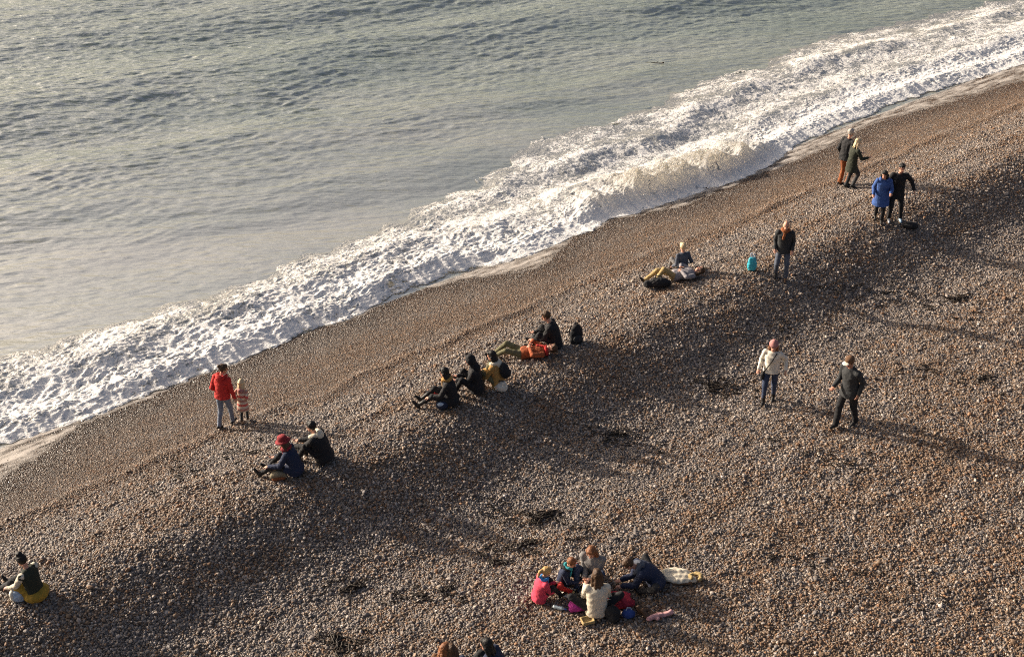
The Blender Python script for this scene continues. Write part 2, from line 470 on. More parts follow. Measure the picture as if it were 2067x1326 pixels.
def stones():
    def patch(sp, mu, v0, v1):
        S, N = np.meshgrid(np.arange(-8, 66, sp), np.arange(-27.2, 3.0, sp), indexing='ij')
        S = S.ravel(); N = N.ravel()
        x, y = to_xy(S, N)
        u, v = project(x, y, x * 0)
        k = (u > -mu) & (u < IMW + mu) & (v > v0) & (v < v1)
        return S[k], N[k], u[k], v[k]
    sp_ = 0.0268
    S, N, u, v = patch(sp_, 170, -50, IMH + 120)
    S3, N3, u, v = patch(0.046, 700, -140, IMH + 480)            # beyond the frame the stones lie a little coarser
    k = (u < -170) | (u > IMW + 170) | (v < -50) | (v > IMH + 120)
    coarse = np.concatenate([np.ones(len(S)), np.full(int(k.sum()), 1.65)])
    S = np.concatenate([S, S3[k]]); N = np.concatenate([N, N3[k]])
    fine = sstep(-20.2, -22.6, N + 0.8 * perlin(S / 2.0, N / 1.0, 51))
    # finer gravel towards the water: extra small stones there
    ex = rng.random(len(S)) < 0.70 * fine
    ex2 = rng.random(len(S)) < 0.22 * (1 - fine)
    S2 = np.concatenate([S, S[ex], S[ex2]]); N2 = np.concatenate([N, N[ex], N[ex2]])
    lay = np.concatenate([np.zeros(len(S)), np.zeros(ex.sum()), np.ones(ex2.sum())])
    F2 = np.concatenate([fine, fine[ex], fine[ex2]]); big = np.concatenate([coarse, coarse[ex], coarse[ex2]])
    k = len(S2)
    S2 = S2 + (rng.random(k) - .5) * sp_ * 1.3; N2 = N2 + (rng.random(k) - .5) * sp_ * 1.3
    d = np.clip(np.exp(rng.normal(math.log(0.0320), 0.29, k)), 0.016, 0.080) * big * (1 - 0.42 * F2) * (1 + 0.15 * lay)
    x, y = to_xy(S2, N2)
    z = terrain(x, y) + d * (0.05 + 0.22 * lay + 0.12 * rng.random(k))
    asp = 0.55 + 0.4 * rng.random(k); flat = 0.42 + 0.34 * rng.random(k)
    scl = np.stack([d * 0.60, d * 0.60 * asp, d * 0.60 * flat], 1)
    rot = np.stack([rng.normal(0, .38, k), rng.normal(0, .38, k), rng.random(k) * 6.283], 1)
    # colour: flint greys, tans, browns, a few whites and blacks, in drifts along the shore
    pal = np.array([(0.33, 0.245, 0.165), (0.24, 0.17, 0.11), (0.33, 0.31, 0.285), (0.22, 0.21, 0.205), (0.50, 0.455, 0.39), (0.10, 0.085, 0.075), (0.30, 0.17, 0.085), (0.66, 0.63, 0.58)])
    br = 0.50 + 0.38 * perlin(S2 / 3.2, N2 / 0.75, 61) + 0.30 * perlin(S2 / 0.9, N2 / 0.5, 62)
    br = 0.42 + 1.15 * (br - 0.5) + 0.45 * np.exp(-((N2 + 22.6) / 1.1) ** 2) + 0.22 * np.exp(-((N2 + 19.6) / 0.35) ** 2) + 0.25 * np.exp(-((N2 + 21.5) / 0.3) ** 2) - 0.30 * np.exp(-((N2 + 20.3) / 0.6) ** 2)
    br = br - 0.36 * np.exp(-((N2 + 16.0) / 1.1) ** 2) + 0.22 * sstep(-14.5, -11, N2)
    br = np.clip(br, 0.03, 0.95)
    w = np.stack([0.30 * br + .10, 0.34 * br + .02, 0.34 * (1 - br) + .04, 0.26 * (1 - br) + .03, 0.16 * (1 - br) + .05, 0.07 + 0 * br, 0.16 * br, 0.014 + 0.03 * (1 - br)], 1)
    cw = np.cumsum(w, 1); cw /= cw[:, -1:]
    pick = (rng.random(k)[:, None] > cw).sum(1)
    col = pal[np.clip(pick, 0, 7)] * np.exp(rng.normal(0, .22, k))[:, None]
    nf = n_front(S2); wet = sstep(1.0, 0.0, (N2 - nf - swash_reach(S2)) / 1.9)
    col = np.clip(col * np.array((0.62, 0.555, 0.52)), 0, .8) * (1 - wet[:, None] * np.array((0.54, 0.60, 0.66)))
    me = bpy.data.meshes.new('shingle')
    me.vertices.add(k)
    me.vertices.foreach_set('co', np.stack([x, y, z], 1).astype(np.float32).ravel())
    for nm, arr in (('scl', scl), ('rot', rot), ('col', col)):
        a = me.attributes.new(nm, 'FLOAT_VECTOR', 'POINT'); a.data.foreach_set('vector', arr.astype(np.float32).ravel())
    a = me.attributes.new('wet', 'FLOAT', 'POINT'); a.data.foreach_set('value', wet.astype(np.float32))
    me.update()
    return me

stone_mat, t, b = nt('beach_stone')
at = t.nodes.new('ShaderNodeAttribute'); at.attribute_type = 'INSTANCER'; at.attribute_name = 'col'
tc = t.nodes.new('ShaderNodeTexCoord')
no = t.nodes.new('ShaderNodeTexNoise'); no.inputs['Scale'].default_value = 2.2; no.inputs['Detail'].default_value = 3
t.links.new(tc.outputs['Object'], no.inputs['Vector'])
mrr = t.nodes.new('ShaderNodeMapRange'); mrr.inputs['To Min'].default_value = 0.65; mrr.inputs['To Max'].default_value = 1.35
t.links.new(no.outputs['Fac'], mrr.inputs['Value'])
vm = t.nodes.new('ShaderNodeVectorMath'); vm.operation = 'SCALE'
t.links.new(at.outputs['Color'], vm.inputs[0]); t.links.new(mrr.outputs[0], vm.inputs['Scale'])
t.links.new(vm.outputs[0], b.inputs['Base Color'])
aw = t.nodes.new('ShaderNodeAttribute'); aw.attribute_type = 'INSTANCER'; aw.attribute_name = 'wet'
mrw = t.nodes.new('ShaderNodeMapRange'); mrw.inputs['To Min'].default_value = 0.62; mrw.inputs['To Max'].default_value = 0.24
t.links.new(aw.outputs['Fac'], mrw.inputs['Value']); t.links.new(mrw.outputs[0], b.inputs['Roughness'])

def stone_tree():
    g = bpy.data.node_groups.new('scatter_stones', 'GeometryNodeTree')
    g.interface.new_socket(name='Geometry', in_out='INPUT', socket_type='NodeSocketGeometry')
    g.interface.new_socket(name='Geometry', in_out='OUTPUT', socket_type='NodeSocketGeometry')
    N = g.nodes.new; L = g.links.new
    gi = N('NodeGroupInput'); go = N('NodeGroupOutput')
    join = N('GeometryNodeJoinGeometry')
    for k in range(7):
        ico = N('GeometryNodeMeshIcoSphere'); ico.inputs['Radius'].default_value = 1.0; ico.inputs['Subdivisions'].default_value = 3
        noi = N('ShaderNodeTexNoise'); noi.noise_dimensions = '4D'
        noi.inputs['W'].default_value = k * 7.7; noi.inputs['Scale'].default_value = 0.85; noi.inputs['Detail'].default_value = 1.5
        sub = N('ShaderNodeVectorMath'); sub.operation = 'SUBTRACT'; sub.inputs[1].default_value = (0.5, 0.5, 0.5)
        sc = N('ShaderNodeVectorMath'); sc.operation = 'SCALE'; sc.inputs['Scale'].default_value = 1.15
        L(noi.outputs['Color'], sub.inputs[0]); L(sub.outputs[0], sc.inputs[0])
        sp = N('GeometryNodeSetPosition'); L(ico.outputs['Mesh'], sp.inputs['Geometry']); L(sc.outputs[0], sp.inputs['Offset'])
        sm = N('GeometryNodeSetShadeSmooth'); L(sp.outputs[0], sm.inputs[0])
        ma = N('GeometryNodeSetMaterial'); ma.inputs['Material'].default_value = stone_mat; L(sm.outputs[0], ma.inputs['Geometry'])
        ti = N('GeometryNodeGeometryToInstance'); L(ma.outputs[0], ti.inputs[0]); L(ti.outputs[0], join.inputs[0])
    ip = N('GeometryNodeInstanceOnPoints'); ip.inputs['Pick Instance'].default_value = True
    L(gi.outputs[0], ip.inputs['Points']); L(join.outputs[0], ip.inputs['Instance'])
    ri = N('FunctionNodeRandomValue'); ri.data_type = 'INT'
    for s_ in ri.inputs:
        if s_.type == 'INT' and s_.name == 'Max': s_.default_value = 6
    L([o for o in ri.outputs if o.type == 'INT'][0], ip.inputs['Instance Index'])
    for nm, sock in (('rot', 'Rotation'), ('scl', 'Scale')):
        na = N('GeometryNodeInputNamedAttribute'); na.data_type = 'FLOAT_VECTOR'; na.inputs['Name'].default_value = nm
        out = na.outputs['Attribute']
        if nm == 'rot':
            e = N('FunctionNodeEulerToRotation'); L(out, e.inputs[0]); out = e.outputs[0]
        L(out, ip.inputs[sock])
    L(ip.outputs[0], go.inputs[0])
    return g

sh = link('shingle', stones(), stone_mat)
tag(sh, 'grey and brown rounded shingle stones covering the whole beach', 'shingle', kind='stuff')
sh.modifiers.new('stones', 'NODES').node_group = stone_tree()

# ------------------------------------------------------------------ surf: lacy foam sheet with breakers
def foam():
    ss = np.arange(4.0, 54.0, 0.034); q = np.concatenate([np.linspace(-0.30, 0.75, 200)[:-1], np.linspace(0.75, 1.0, 110)])
    nb = n_back(ss); nf = n_front(ss)
    S = np.repeat(ss[:, None], len(q), 1); Q = np.repeat(q[None, :], len(ss), 0)
    N = nb[:, None] + (nf - nb)[:, None] * Q
    x, y = to_xy(S, N)
    sf = S.ravel(); nf_ = N.ravel(); qf = Q.ravel(); xf = x.ravel(); yf = y.ravel()
    W = np.repeat((nf - nb)[:, None], len(q), 1).ravel()
    base = np.maximum(sea_height(xf, yf), terrain(xf, yf))
    right = sstep(19.0, 25.0, sf)                               # broken lace on the right, thick wash on the left
    # lace: ridged noise in a warped field
    ws = sf + 0.30 * perlin(sf / 0.7, nf_ / 0.5, 81); wn_ = nf_ + 0.25 * perlin(sf / 0.6, nf_ / 0.5, 82)
    r1 = 1 - np.abs(perlin(ws / 0.75, wn_ / 0.46, 83)) * 1.9
    r2 = 1 - np.abs(perlin(ws / 0.32, wn_ / 0.20, 84)) * 1.9
    r3 = 1 - np.abs(perlin(ws / 0.15, wn_ / 0.11, 85)) * 1.9
    lace = np.maximum(np.maximum(r1, r2 * 0.93), r3 * 0.85)
    clump = perlin(sf / 2.4, nf_ / 0.9, 86) + 0.8 * perlin(sf / 0.9, nf_ / 0.42, 87)
    solid = (1 - right) * (0.48 * sstep(0.0, 0.30, qf) + 0.32 * sstep(0.45, 0.80, qf)) + right * (0.42 * sstep(0.0, 0.25, qf) + 0.58 * sstep(0.62, 0.88, qf))
    cover = lace + 0.98 * solid + 0.42 * clump - 0.96
    cover = cover - 1.1 * sstep(0.10, -0.26, qf) - 0.30 * sstep(0.34, 0.0, qf) - right * 0.10 * sstep(0.85, 0.6, qf) - (1 - right) * 0.10 * sstep(0.6, 0.35, qf)
    Dm = (1 - qf) * W
    cover = cover + 0.10 * np.exp(-(Dm / 0.3) ** 2) - 0.5 * np.exp(-(Dm / 0.07) ** 2)
    # relief
    D = (1 - qf) * W                                            # metres behind the front edge
    b1 = 0.5 - np.abs(perlin(sf / 0.70, nf_ / 0.5, 91)); b2 = 0.5 - np.abs(perlin(sf / 0.30 + 4, nf_ / 0.22, 92))
    b3 = 0.5 - np.abs(perlin(sf / 0.13 + 9, nf_ / 0.11, 93)); b4 = perlin(sf / 0.07, nf_ / 0.06, 94)
    bill = (0.085 * b1 + 0.075 * b2 + 0.045 * b3 + 0.014 * b4) * (1 - 0.45 * right)
    heavy = np.clip(0.25 + 0.75 * solid, 0, 1)
    roll = (0.13 + 0.09 * perlin(sf / 1.9, sf * 0 + 3, 95)) * np.exp(-((D - 0.55) / 0.42) ** 2)
    amp = 0.60 * np.exp(-((sf - 28.3) / 3.6) ** 4) * (0.85 + 0.35 * perlin(sf / 0.9, sf * 0 + 6, 96) + 0.28 * perlin(sf / 0.36, nf_ / 0.8, 102))
    cen = 1.0 + 0.18 * perlin(sf / 1.4, sf * 0 + 7, 97)
    prof = np.where(D < cen, np.exp(-((D - cen) / 0.50) ** 2), np.exp(-((D - cen) / 1.35) ** 2))
    roll = roll + amp * prof
    ridge = 0.20 * np.exp(-((D - 2.1 - 0.35 * perlin(sf / 2.6, sf * 0 + 1, 98)) / 0.5) ** 2) * (0.55 + 0.6 * perlin(sf / 2.2, sf * 0 + 2, 99))
    ridge = ridge + right * 0.26 * np.exp(-((D - 4.3 - 0.4 * perlin(sf / 3.0, sf * 0 + 11, 100)) / 0.55) ** 2) * (0.5 + 0.7 * perlin(sf / 2.6, sf * 0 + 12, 101))
    edge = np.clip(D / 0.75, 0, 1) ** 0.7 * sstep(-0.15, 0.30, qf)
    thick = 0.015 + edge * (0.05 * heavy + heavy * bill * (1 + 2.6 * amp * prof) + roll + ridge)
    thick = np.maximum(thick, 0.008) + 0.03 * np.clip(cover, 0, 0.6)
    z = base + thick
    # keep the lace where it is covered
    i = grid_quads(len(ss), len(q))
    cq = cover[i].mean(1)
    qm = qf[i].mean(1); dm = Dm[i].mean(1)
    i = i[((cq > -0.04) | (qm > 0.12)) & ((cq > -0.02) | (dm > 0.45))]
    used = np.unique(i); remap = np.zeros(len(sf), np.int64); remap[used] = np.arange(len(used))
    me = mesh_np('surf_foam', np.stack([xf, yf, z], 1)[used], remap[i])
    for nm, arr in (('thrown', np.clip(amp * prof * 1.8, 0, 1)), ('cover', cover + 0.5 * amp * prof), ('body', np.clip(cover * 0.55 + 0.45 * heavy + 0.3 * amp, 0, 1))):
        a = me.attributes.new(nm, 'FLOAT', 'POINT'); a.data.foreach_set('value', arr[used].astype(np.float32))
    return me

m, t, b = nt('sea_foam')
N_ = t.nodes.new; L_ = t.links.new
geo = N_('ShaderNodeNewGeometry')
at = N_('ShaderNodeAttribute'); at.attribute_name = 'body'
cr = N_('ShaderNodeValToRGB')
cr.color_ramp.elements[0].position = 0.15; cr.color_ramp.elements[0].color = (0.82, 0.79, 0.74, 1)
cr.color_ramp.elements[1].position = 0.70; cr.color_ramp.elements[1].color = (0.95, 0.935, 0.905, 1)
L_(at.outputs['Fac'], cr.inputs[0]); L_(cr.outputs[0], b.inputs['Base Color'])
b.inputs['Roughness'].default_value = 0.6
tl = N_('ShaderNodeBsdfTranslucent'); tl.inputs[0].default_value = (0.92, 0.87, 0.78, 1)
ms = N_('ShaderNodeMixShader')
af = N_('ShaderNodeAttribute'); af.attribute_name = 'thrown'
tf = N_('ShaderNodeMapRange'); tf.inputs['To Min'].default_value = 0.16; tf.inputs['To Max'].default_value = 0.78
L_(af.outputs['Fac'], tf.inputs['Value']); L_(tf.outputs[0], ms.inputs[0])
no = N_('ShaderNodeTexNoise'); no.inputs['Scale'].default_value = 17; no.inputs['Detail'].default_value = 4
L_(geo.outputs['Position'], no.inputs['Vector'])
bp = N_('ShaderNodeBump'); bp.inputs['Strength'].default_value = 0.8; bp.inputs['Distance'].default_value = 0.035
L_(no.outputs['Fac'], bp.inputs['Height'])
sv = N_('ShaderNodeVectorMath'); sv.operation = 'ADD'; sv.inputs[1].default_value = (0, 0, 0.45); L_(bp.outputs[0], sv.inputs[0])
sn = N_('ShaderNodeVectorMath'); sn.operation = 'NORMALIZE'; L_(sv.outputs[0], sn.inputs[0]); L_(sn.outputs[0], b.inputs['Normal'])
L_(b.outputs[0], ms.inputs[1]); L_(tl.outputs[0], ms.inputs[2])
# silty water shows through the holes of the lace
w_out = water_bsdf(t, (0.37, 0.36, 0.315, 1), bp.outputs[0])
fine = N_('ShaderNodeTexNoise'); fine.inputs['Scale'].default_value = 6.5; fine.inputs['Detail'].default_value = 3.5; fine.inputs['Distortion'].default_value = 1.2
L_(geo.outputs['Position'], fine.inputs['Vector'])
s1 = N_('ShaderNodeMath'); s1.operation = 'SUBTRACT'; s1.inputs[1].default_value = 0.5; L_(fine.outputs['Fac'], s1.inputs[0])
s2 = N_('ShaderNodeMath'); s2.operation = 'ABSOLUTE'; L_(s1.outputs[0], s2.inputs[0])
s3 = N_('ShaderNodeMath'); s3.operation = 'MULTIPLY_ADD'; s3.inputs[1].default_value = -4.5; s3.inputs[2].default_value = 0.30; L_(s2.outputs[0], s3.inputs[0])
ac = N_('ShaderNodeAttribute'); ac.attribute_name = 'cover'
s4 = N_('ShaderNodeMath'); s4.operation = 'ADD'; L_(s3.outputs[0], s4.inputs[0]); L_(ac.outputs['Fac'], s4.inputs[1])
mk = N_('ShaderNodeMapRange'); mk.interpolation_type = 'SMOOTHSTEP'; mk.inputs['From Min'].default_value = -0.10; mk.inputs['From Max'].default_value = 0.22
L_(s4.outputs[0], mk.inputs['Value'])
mix = N_('ShaderNodeMixShader'); L_(mk.outputs[0], mix.inputs[0]); L_(w_out, mix.inputs[1]); L_(ms.outputs[0], mix.inputs[2])
L_(mix.outputs[0], t.nodes['Material Output'].inputs['Surface'])
FOAM = m
tag(link('surf_foam', foam(), m), 'white broken surf foam rolling in along the waterline', 'foam', kind='stuff')

SPRAY = fabric('white_spray', (0.88, 0.87, 0.85), 0.5, 0.03, 10, 0)

def spray():
    """beads thrown up by the breaker and along the leading edge"""
    co = []; fc = []
    base = np.array([(1, 0, 0), (-1, 0, 0), (0, 1, 0), (0, -1, 0), (0, 0, 1), (0, 0, -1)], float)
    ff = [(0, 2, 4), (2, 1, 4), (1, 3, 4), (3, 0, 4), (2, 0, 5), (1, 2, 5), (3, 1, 5), (0, 3, 5)]
    k = 2600
    s = np.where(rng.random(k) < 0.7, rng.normal(28.5, 2.6, k), rng.random(k) * 46 + 6)
    main = np.exp(-((s - 28.3) / 3.6) ** 4)
    D = np.abs(rng.normal(1.35, 0.35, k))
    n = n_front(s) - D
    x, y = to_xy(s, n)
    h = 0.12 + main * 0.62 * np.exp(-((D - 1.15) / 0.6) ** 2) + rng.random(k) ** 2 * (0.10 + 0.40 * main)
    z = np.maximum(terrain(x, y), SEA_Z) + h
    r = 0.006 + 0.012 * rng.random(k) ** 2
    co = (base[None] * r[:, None, None] + np.stack([x, y, z], 1)[:, None, :]).reshape(-1, 3)
    fc = (np.array(ff)[None] + 6 * np.arange(k)[:, None, None]).reshape(-1, 3)
    return mesh_np('sea_spray', co, fc)
tag(link('sea_spray', spray(), SPRAY), 'fine white spray thrown up over the breaking wave', 'spray', kind='stuff')

def swash():
    ss = np.arange(3.0, 54.0, 0.06); q = np.linspace(0, 1, 44)
    nf = n_front(ss) - 0.25; re = swash_reach(ss) + 0.25
    S = np.repeat(ss[:, None], len(q), 1); Q = np.repeat(q[None, :], len(ss), 0)
    N = nf[:, None] + re[:, None] * Q
    x, y = to_xy(S, N)
    sf, nf_, qf = S.ravel(), N.ravel(), Q.ravel()
    z = terrain(x.ravel(), y.ravel()) + 0.022 - 0.010 * qf ** 2
    me = mesh_np('swash_film', np.stack([x.ravel(), y.ravel(), z], 1), grid_quads(len(ss), len(q)))
    cov = 0.50 + 0.7 * perlin(sf / 0.9, nf_ / 0.22, 111) + 0.45 * perlin(sf / 0.25, nf_ / 0.1, 112)
    cov = cov * sstep(1.0, 0.75, qf) + 0.25 * np.exp(-((qf - 0.93) / 0.05) ** 2)
    a = me.attributes.new('froth', 'FLOAT', 'POINT'); a.data.foreach_set('value', np.clip(cov, 0, 1).astype(np.float32))
    return me
m, t, b = nt('swash_water')
at = t.nodes.new('ShaderNodeAttribute'); at.attribute_name = 'froth'
b.inputs['Base Color'].default_value = (0.66, 0.60, 0.54, 1); b.inputs['Roughness'].default_value = 0.18; b.inputs['IOR'].default_value = 1.34
mrr = t.nodes.new('ShaderNodeMapRange'); mrr.inputs['To Min'].default_value = 0.0; mrr.inputs['To Max'].default_value = 0.72
t.links.new(at.outputs['Fac'], mrr.inputs['Value']); t.links.new(mrr.outputs[0], b.inputs['Alpha'])
tag(link('swash_film', swash(), m), 'thin frothy film of water draining back down the wet stones', 'swash', kind='stuff')

# ------------------------------------------------------------------ people
def ik(a, c, l1, l2, pole):
    a = np.asarray(a, float); c = np.asarray(c, float)
    d = c - a; D = np.linalg.norm(d); mxl = l1 + l2 - 0.004
    if D > mxl:
        c = a + d / D * mxl; d = c - a; D = mxl
    D = max(D, abs(l1 - l2) + 0.02)
    dn = unit(d)
    x = (l1 * l1 - l2 * l2 + D * D) / (2 * D)
    h = math.sqrt(max(l1 * l1 - x * x, 0))
    p = np.asarray(pole, float); p = p - dn * (p @ dn)
    return a + dn * x + unit(p) * h, c

def rot2(deg):
    return math.cos(R(deg)), math.sin(R(deg))

# palette of clothes
BLACK = fabric('black_cloth', (0.016, 0.016, 0.018)); NAVY = fabric('navy_cloth', (0.020, 0.028, 0.060)); CHAR = fabric('charcoal_cloth', (0.034, 0.036, 0.038))
DKGREEN = fabric('dark_olive_cloth', (0.030, 0.034, 0.022)); RED = fabric('red_cloth', (0.50, 0.030, 0.025)); WINE = fabric('wine_red_felt', (0.24, 0.022, 0.028))
JEANS = fabric('washed_denim', (0.17, 0.20, 0.26)); DENIM = fabric('dark_denim', (0.035, 0.050, 0.095)); OLIVE = fabric('olive_cloth', (0.14, 0.13, 0.07))
MUST = fabric('mustard_cloth', (0.42, 0.24, 0.075)); CREAM = fabric('cream_wool', (0.62, 0.55, 0.43)); WHITE = fabric('off_white_fleece', (0.70, 0.65, 0.55))
GREY = fabric('grey_wool', (0.20, 0.19, 0.185)); BLUE = fabric('bright_blue_cloth', (0.045, 0.10, 0.30)); RUST = fabric('rust_cloth', (0.26, 0.085, 0.03))
YEL = fabric('yellow_cloth', (0.36, 0.22, 0.03)); PINK = fabric('pink_wool', (0.40, 0.19, 0.175)); CORAL = fabric('coral_pink_cloth', (0.60, 0.055, 0.10))
SKY = fabric('sky_blue_wool', (0.06, 0.25, 0.58)); TEAL = fabric('teal_wool', (0.04, 0.30, 0.33)); ORANGE = fabric('orange_cloth', (0.34, 0.085, 0.03))
SLATE = fabric('slate_cloth', (0.075, 0.085, 0.11)); TAN = fabric('tan_cloth', (0.40, 0.29, 0.13)); MAG = fabric('magenta_cloth', (0.45, 0.04, 0.26))
TURQ = fabric('turquoise_bag_film', (0.05, 0.42, 0.52), 0.4); PALEB = fabric('pale_blue_cloth', (0.38, 0.47, 0.58)); BROWN = fabric('brown_cloth', (0.14, 0.075, 0.04))
H_BLACK = fabric('black_hair', (0.012, 0.010, 0.009), 0.5, 0.4, 60); H_BROWN = fabric('brown_hair', (0.075, 0.040, 0.020), 0.5, 0.4, 60)
H_GINGER = fabric('ginger_hair', (0.20, 0.078, 0.030), 0.5, 0.4, 60); H_BLOND = fabric('blond_hair', (0.50, 0.31, 0.12), 0.5, 0.35, 60)
H_LIGHT = fabric('fair_hair', (0.62, 0.47, 0.28), 0.5, 0.3, 60); H_GREY = fabric('grey_hair', (0.40, 0.36, 0.32), 0.5, 0.3, 60)
SHOE = fabric('dark_leather', (0.02, 0.018, 0.017), 0.5, 0.2, 30, 0); SHOEB = fabric('brown_leather', (0.10, 0.055, 0.03), 0.5, 0.2, 30, 0)
SNEAK = fabric('white_canvas', (0.66, 0.66, 0.66), 0.6, 0.1, 30, 0); BLUEW = fabric('pale_blue_canvas', (0.30, 0.42, 0.52), 0.6, 0.1, 30, 0)
STRIPE = striped('striped_knit', [(0.60, 0.47, 0.36), (0.55, 0.10, 0.08), (0.60, 0.47, 0.36), (0.42, 0.20, 0.15)], 0.20)
GSTRIPE = fabric('grey_marl_knit', (0.28, 0.26, 0.27), 0.9, 0.5, 50)

PCOUNT = [0]

def person(label, u, v, heading, H, legs, lean=4, chest=None, feet=None, knees=None, hands=None, elbows=None, yaw=0, nod=8, twist=0,
           top=BLACK, top_name='jacket', hem=0.10, puff=1.0, sleeves=None, bottom=DENIM, bottom_name='trousers', wide=1.0, shoes=(SHOE, SHOE), boot=0.0,
           hair=H_BROWN, hair_style='short', hat=None, scarf=None, hood=None, skin=SKIN, group=None, skirt=None, dz=0.0, side=0.0, hood_up=False):
    PCOUNT[0] += 1; seed = PCOUNT[0]
    k = H / 1.75
    bx_, by_, bz_ = on_ground(u, v)
    ch, sh_ = rot2(heading)
    def gz(p):
        wx = bx_ + p[0] * ch - p[1] * sh_; wy = by_ + p[0] * sh_ + p[1] * ch
        return tz(wx, wy) - bz_ + 0.035
    lie = legs == 'lie'
    TH_, SH_, UA, FA = 0.43 * k, 0.41 * k, 0.285 * k, 0.25 * k
    tw_c, tw_s = rot2(twist)
    # pelvis and spine
    if legs == 'stand':
        fx = feet or ((-0.10, 0.0), (0.10, 0.0))
        gmin = min(gz((q[0] * k, q[1] * k)) for q in fx)
        P = V(0, 0, gmin + 0.895 * k + dz)
    elif lie:
        P = V(0, 0, gz((0, 0)) + 0.115 * k)
    else:
        P = V(0, 0, gz((0, 0)) + 0.125 * k + dz)
    L1, L2 = lean, (lean + 6 if chest is None else chest)
    if lie:
        hz = gz((0, -0.55 * k)) + 0.13 * k
        L1 = L2 = -90 + math.degrees(math.atan2(hz - P[2], 0.55 * k))
        d1 = d2 = V(0, math.sin(R(L1)), math.cos(R(L1)))
    else:
        d1 = unit(V(math.sin(R(side)), math.sin(R(L1)), math.cos(R(L1)))); d2 = unit(V(math.sin(R(side)), math.sin(R(L2)), math.cos(R(L2))))
    W_ = P + d1 * 0.20 * k                        # waist
    T_ = W_ + d2 * 0.30 * k                       # root of the neck
    rx = V(1, 0, 0); rs = V(tw_c, tw_s, 0)
    fw1 = unit(np.cross(d1, rx) * -1); fw2 = unit(np.cross(rs, d2) * -1)
    fw1 = fw1 if (fw1 @ V(0, 1, 0.01)) > 0 or lie else -fw1
    fw1 = unit(np.cross(d1, rx)); fw2 = unit(np.cross(d2, rs))
    # (right, forward, up) chest frame
    SHL, SHR = T_ - rs * 0.175 * k - d2 * 0.05 * k, T_ + rs * 0.175 * k - d2 * 0.05 * k
    HL, HR = P - rx * 0.09 * k, P + rx * 0.09 * k
    # legs
    if legs == 'stand':
        ft = [V(q[0] * k, q[1] * k, 0) for q in fx]
        kp = knees or ((-0.1, 1, 0), (0.1, 1, 0))
    else:
        fx = feet or ((-0.12, 0.55), (0.12, 0.55))
        ft = [V(q[0] * k, q[1] * k, q[2] * k if len(q) > 2 else 0) for q in fx]
        kp = knees or ((-0.25, 0.2, 1), (0.25, 0.2, 1))
    AN = []; KN = []
    for h, q, po in ((HL, ft[0], kp[0]), (HR, ft[1], kp[1])):
        a = V(q[0], q[1], gz(q) + 0.075 * k + q[2])
        kn, a = ik(h, a, TH_, SH_, po)
        KN.append(kn); AN.append(a)
    # arms: wrist targets in local metres (scaled), relative to the chest when given with 'c'
    hn = hands or ((-0.225, 0.03, -0.51), (0.225, 0.03, -0.51))
    ep = elbows or ((-0.25, -1, -0.2), (0.25, -1, -0.2))
    WR = []; EL = []
    for sd_, q, po in ((SHL, hn[0], ep[0]), (SHR, hn[1], ep[1])):
        if len(q) == 4:                       # absolute local target
            tgt = V(q[0], q[1], q[2])
        else:
            tgt = T_ + V(q[0], q[1], q[2]) * k
        el, w_ = ik(sd_, tgt, UA, FA, po)
        WR.append(w_); EL.append(el)
    # head frame
    hy, hs_ = rot2(yaw + twist)
    hf = V(-hs_, hy, 0); hr = V(hy, hs_, 0)
    if lie:
        hu = unit(d2 + V(0, 0, 0.25)); hr = V(1, 0, 0); hf = unit(np.cross(hu, hr))
        if yaw:
            a = R(yaw); hr, hf = hr * math.cos(a) + hf * math.sin(a), hf * math.cos(a) - hr * math.sin(a)
    else:
        n_ = nod
        hu = unit(V(0, 0, 1) * math.cos(R(n_)) + hf * math.sin(R(n_))); hf = unit(hf - hu * (hf @ hu)); hr = np.cross(hf, hu)
    kh = k ** 0.55                                # children carry larger heads
    NK = T_ + unit(d2 * 0.6 + hu * 0.6) * 0.075 * k
    HC = NK + hu * 0.115 * kh + hf * 0.022 * kh

    # ---- body, one continuous skin
    b = MB()
    b.rings([(P - d1 * 0.085 * k, rx * 0.09 * k, fw1 * 0.08 * k), (P - d1 * 0.03 * k, rx * 0.155 * k, fw1 * 0.105 * k), (P + d1 * 0.06 * k, rx * 0.15 * k, fw1 * 0.10 * k),
             (W_, (rx + rs) * 0.5 * 0.13 * k, fw1 * 0.092 * k), (W_ + d2 * 0.13 * k, rs * 0.150 * k, fw2 * 0.108 * k), (W_ + d2 * 0.22 * k, rs * 0.158 * k, fw2 * 0.10 * k),
             (T_ - d2 * 0.02 * k, rs * 0.10 * k, fw2 * 0.07 * k), (T_ + d2 * 0.02 * k, rs * 0.058 * k, fw2 * 0.055 * k)], 16)
    b.cap(T_ - d2 * 0.03 * k, 0.055 * k, NK + hu * 0.03 * kh, 0.050 * k)
    for sd_, el, w_, hsign in ((SHL, EL[0], WR[0], -1), (SHR, EL[1], WR[1], 1)):
        b.cap(T_ - d2 * 0.05 * k, 0.05 * k, sd_, 0.056 * k)
        b.cap(sd_, 0.054 * k, el, 0.040 * k); b.cap(el, 0.041 * k, w_, 0.027 * k)
        fd = unit(w_ - el)
        sd2 = np.cross(fd, V(0, 0, 1)); sd2 = unit(sd2) if np.linalg.norm(sd2) > 0.15 else V(1, 0, 0)
        up2 = np.cross(sd2, fd)
        if abs(fd[2]) > 0.75: sd2, up2 = V(0, 1, 0) - fd * fd[1], V(1, 0, 0)
        sd2 = unit(sd2)
        b.ell(w_ + fd * 0.045 * k, (sd2 * 0.040 * k, np.cross(sd2, fd) * 0.019 * k, fd * 0.055 * k))
        cu = np.cross(sd2, fd) * (-1 if hsign < 0 else 1)
